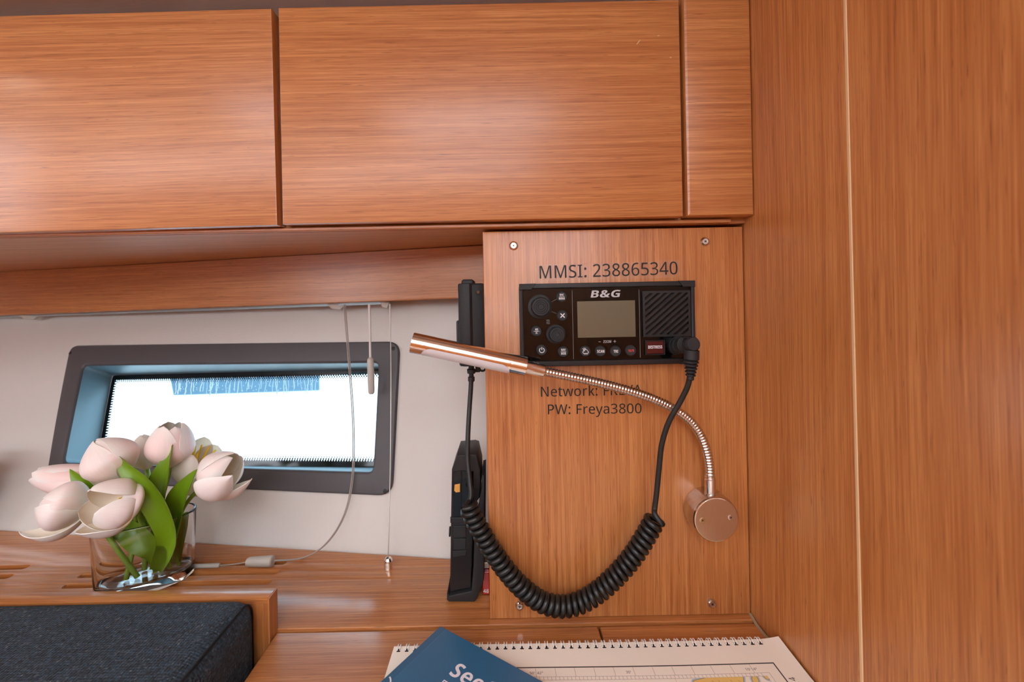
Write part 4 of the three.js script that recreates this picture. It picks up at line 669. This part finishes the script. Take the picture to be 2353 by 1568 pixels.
// ================================================================== CHART BOOK AND BLUE BOOKLET
{
  const Y = -0.354, x0 = -0.1165, x1 = 0.2788, zb = 0.0525, zf = 0.36;
  const book = thing('chart_book', 'spiral-bound sea chart book open on the chart table', 'book', V(0.08, H - 0.368, 0.2));
  const wM = x1 - x0, hM = zf - zb, tw = 2048, th = Math.round(2048 * hM / wM);
  const chart = canvasTex(tw, th, (g, w, h) => {
    const X = (m) => (m - x0) / wM * w, Z = (m) => (m - zb) / hM * h, px = w / wM;
    g.fillStyle = '#f7efe1'; g.fillRect(0, 0, w, h);
    g.strokeStyle = '#2e2a2a'; g.lineWidth = 6; g.strokeRect(X(-0.10), Z(0.082), X(0.255) - X(-0.10), h);
    g.strokeStyle = '#9a8f86'; g.lineWidth = 1.5; g.strokeRect(X(-0.089), Z(0.0925), X(0.2445) - X(-0.089), h); g.strokeRect(X(-0.085), Z(0.096), X(0.2405) - X(-0.085), h);
    for (let m = -0.085; m < 0.24; m += 0.0186) { g.beginPath(); g.moveTo(X(m), Z(0.083)); g.lineTo(X(m), Z(0.0925)); g.stroke(); }
    for (let m = -0.085; m < 0.24; m += 0.0037) { g.beginPath(); g.moveTo(X(m), Z(0.0925)); g.lineTo(X(m), Z(0.096)); g.stroke(); }
    g.strokeStyle = '#d6a9a0'; for (const m of [0.026, 0.155]) { g.beginPath(); g.moveTo(X(m), Z(0.096)); g.lineTo(X(m + 0.01), h); g.stroke(); }
    const blob = (pts, fill, edge) => { g.beginPath(); pts.forEach(([a, b], i) => { const q = pts[(i + 1) % pts.length], mx = (a + q[0]) / 2, mz = (b + q[1]) / 2; i ? g.quadraticCurveTo(X(a), Z(b), X(mx), Z(mz)) : g.moveTo(X(mx), Z(mz)); }); g.closePath(); g.strokeStyle = edge; g.lineWidth = 16; g.stroke(); g.fillStyle = fill; g.fill(); g.strokeStyle = '#6b6258'; g.lineWidth = 2; g.stroke(); };
    g.save(); g.beginPath(); g.rect(X(-0.085), Z(0.096), X(0.2405) - X(-0.085), h); g.clip();
    blob([[0.174, 0.093], [0.220, 0.093], [0.216, 0.101], [0.213, 0.108], [0.208, 0.118], [0.198, 0.14], [0.205, 0.18], [0.16, 0.2], [0.13, 0.16], [0.145, 0.13], [0.158, 0.112], [0.168, 0.104]], '#ecc877', '#b9c6cf');
    blob([[0.226, 0.095], [0.230, 0.093], [0.231, 0.098], [0.228, 0.106], [0.2245, 0.107], [0.224, 0.101]], '#ecc877', '#b9c6cf');
    blob([[0.236, 0.092], [0.241, 0.092], [0.241, 0.099], [0.239, 0.1005], [0.237, 0.097]], '#ecc877', '#b9c6cf');
    blob([[0.06, 0.16], [0.09, 0.15], [0.11, 0.19], [0.07, 0.22], [0.03, 0.2]], '#ecc877', '#b9c6cf');
    g.strokeStyle = '#8f7c4c'; g.lineWidth = 1.5; for (let k = 0; k < 60; k++) { const a = 0.165 + 0.05 * rnd(), b = 0.098 + 0.06 * rnd(); g.beginPath(); g.moveTo(X(a), Z(b)); g.lineTo(X(a + 0.003 * rnd()), Z(b + 0.004 * rnd())); g.stroke(); }
    g.fillStyle = '#7d7470'; for (let k = 0; k < 140; k++) { g.fillRect(X(-0.08 + 0.32 * rnd()), Z(0.1 + 0.2 * rnd()), 3 + 5 * rnd(), 3); }
    g.fillStyle = '#c0392f'; g.fillRect(X(0.233), Z(0.106), 7, 18); g.restore();
    g.fillStyle = '#57504c'; g.font = '22px sans-serif'; const txt = (s, m, z, rot, size) => { g.save(); g.translate(X(m), Z(z)); g.rotate(rot); g.font = size + 'px sans-serif'; g.fillText(s, 0, 0); g.restore(); };
    txt("50'", 0.0205, 0.0895, 0, 20); txt("42°", 0.0275, 0.0895, 0, 20); txt("30'", 0.1115, 0.0895, 0, 20); txt("10'", 0.2245, 0.0895, 0, 20); txt("14°", 0.2300, 0.0895, 0, 20);
    g.fillStyle = '#3a3533'; txt('IK-14', 0.2640, 0.116, -Math.PI / 2, 40);
  });
  const page = new THREE.PlaneGeometry(wM, hM, 60, 40).rotateX(-Math.PI / 2), pp = page.attributes.position;
  const bulge = (x, z) => 0.0018 * Math.sin((x - x0) / wM * 7) * Math.sin((z - zb) / hM * 2.5 + 0.3) + 0.004 * Math.pow(Math.max(0, (x - 0.255) / 0.024), 2) * Math.max(0, 1 - (z - zb) / 0.04);
  for (let i = 0; i < pp.count; i++) { const x = pp.getX(i) + (x0 + x1) / 2, z = pp.getZ(i) + (zb + zf) / 2; pp.setXYZ(i, x, H + Y + bulge(x, z) * 0.6, z); }
  page.computeVertexNormals();
  part('chart_page', page, std('#ffffff', 0.62, 0, { map: chart }), book);
  for (let k = 0; k < 3; k++) part('page_block', boxAt(x0 + 0.0006 * k, x1 - 0.0004 * k, -0.3678 + 0.0042 * k, -0.3678 + 0.0042 * (k + 1) - 0.0002, zb + 0.0008 * (2 - k) - 0.0006, zf, 0.0003, 1), M.paperEdge, book);
  // twin-loop wire binding
  const pitch = 0.00835, n = Math.floor((x1 - x0 - 0.012) / pitch);
  const loop = mergeGeometries([-0.0013, 0.0013].map((dx) => new THREE.TorusGeometry(0.0047, 0.0005, 6, 24).scale(1, 1, 1).rotateY(Math.PI / 2).translate(dx, 0, 0)));
  const hole = new THREE.BoxGeometry(0.0036, 0.0003, 0.0036);
  for (let k = 0; k < n; k++) {
    const x = x0 + 0.006 + k * pitch, w = mesh('wire_loop', loop, M.wire, book); w.position.set(x - book.position.x, H + Y - 0.0035 - book.position.y + 0.001, zb + 0.0018 - book.position.z);
    const hl = mesh('punched_hole', hole, M.inkBlack, book); hl.position.set(x - book.position.x, H + Y + bulge(x, zb + 0.006) * 0.6 + 0.0001 - book.position.y, zb + 0.0055 - book.position.z);
  }
}
{
  const A = onY(1012.5, 1440, -0.346), ang = 0.600, e1 = V(Math.cos(ang), 0, Math.sin(ang)), e2 = V(-Math.sin(ang), 0, Math.cos(ang)), bw = 0.148, bh = 0.210;
  const b = thing('blue_booklet', 'blue paperback booklet with white title lying across the chart', 'book', A.clone().add(V(0, -0.0075, 0)));
  const m = new THREE.Matrix4().makeBasis(e1, V(0, 1, 0), e2);
  const cover = canvasTex(1024, 1452, (g, w, h) => {
    const s = w / bw; g.fillStyle = '#2c6388'; g.fillRect(0, 0, w, h); g.fillStyle = '#285b7e'; g.fillRect(0, 0, 0.0075 * s, h); g.fillStyle = '#3d769c'; g.fillRect(0.0075 * s, 0, 3, h);
    g.fillStyle = '#ece4ea'; g.font = `bold ${0.0215 * s}px sans-serif`; g.fillText('Seef', 0.0455 * s, 0.0405 * s);
    g.strokeStyle = '#ece4ea'; g.lineWidth = 7; g.strokeRect(0.0475 * s, 0.0475 * s, 0.03 * s, 0.03 * s);
    g.lineWidth = 10; g.beginPath(); g.arc(0.0 * s, 0.0815 * s, 0.0095 * s, -1.3, 0.3); g.stroke(); g.beginPath(); g.arc(0.0145 * s, 0.0835 * s, 0.0085 * s, 3.3, 5.6); g.stroke();
  });
  cover.flipY = true;
  const top = new THREE.PlaneGeometry(bw, bh).rotateX(-Math.PI / 2).translate(bw / 2, 0.0076, bh / 2).applyMatrix4(m);
  mesh('cover', top, phys({ map: cover, roughness: 0.4, clearcoat: 0.3, clearcoatRoughness: 0.24 }), b);
  mesh('cover_board', new THREE.BoxGeometry(bw, 0.0006, bh).translate(bw / 2, 0.0072, bh / 2).applyMatrix4(m), std('#2b6083', 0.4), b);
  mesh('page_block', new THREE.BoxGeometry(bw - 0.001, 0.0058, bh - 0.001).translate(bw / 2, 0.0039, bh / 2).applyMatrix4(m), M.paperEdge, b);
  mesh('back_cover', new THREE.BoxGeometry(bw, 0.0006, bh).translate(bw / 2, 0.0007, bh / 2).applyMatrix4(m), std('#2b6083', 0.4), b);
}
scene.traverse((o) => { if (o.isMesh) { o.castShadow = true; o.receiveShadow = true; } });
renderer.render(scene, camera);
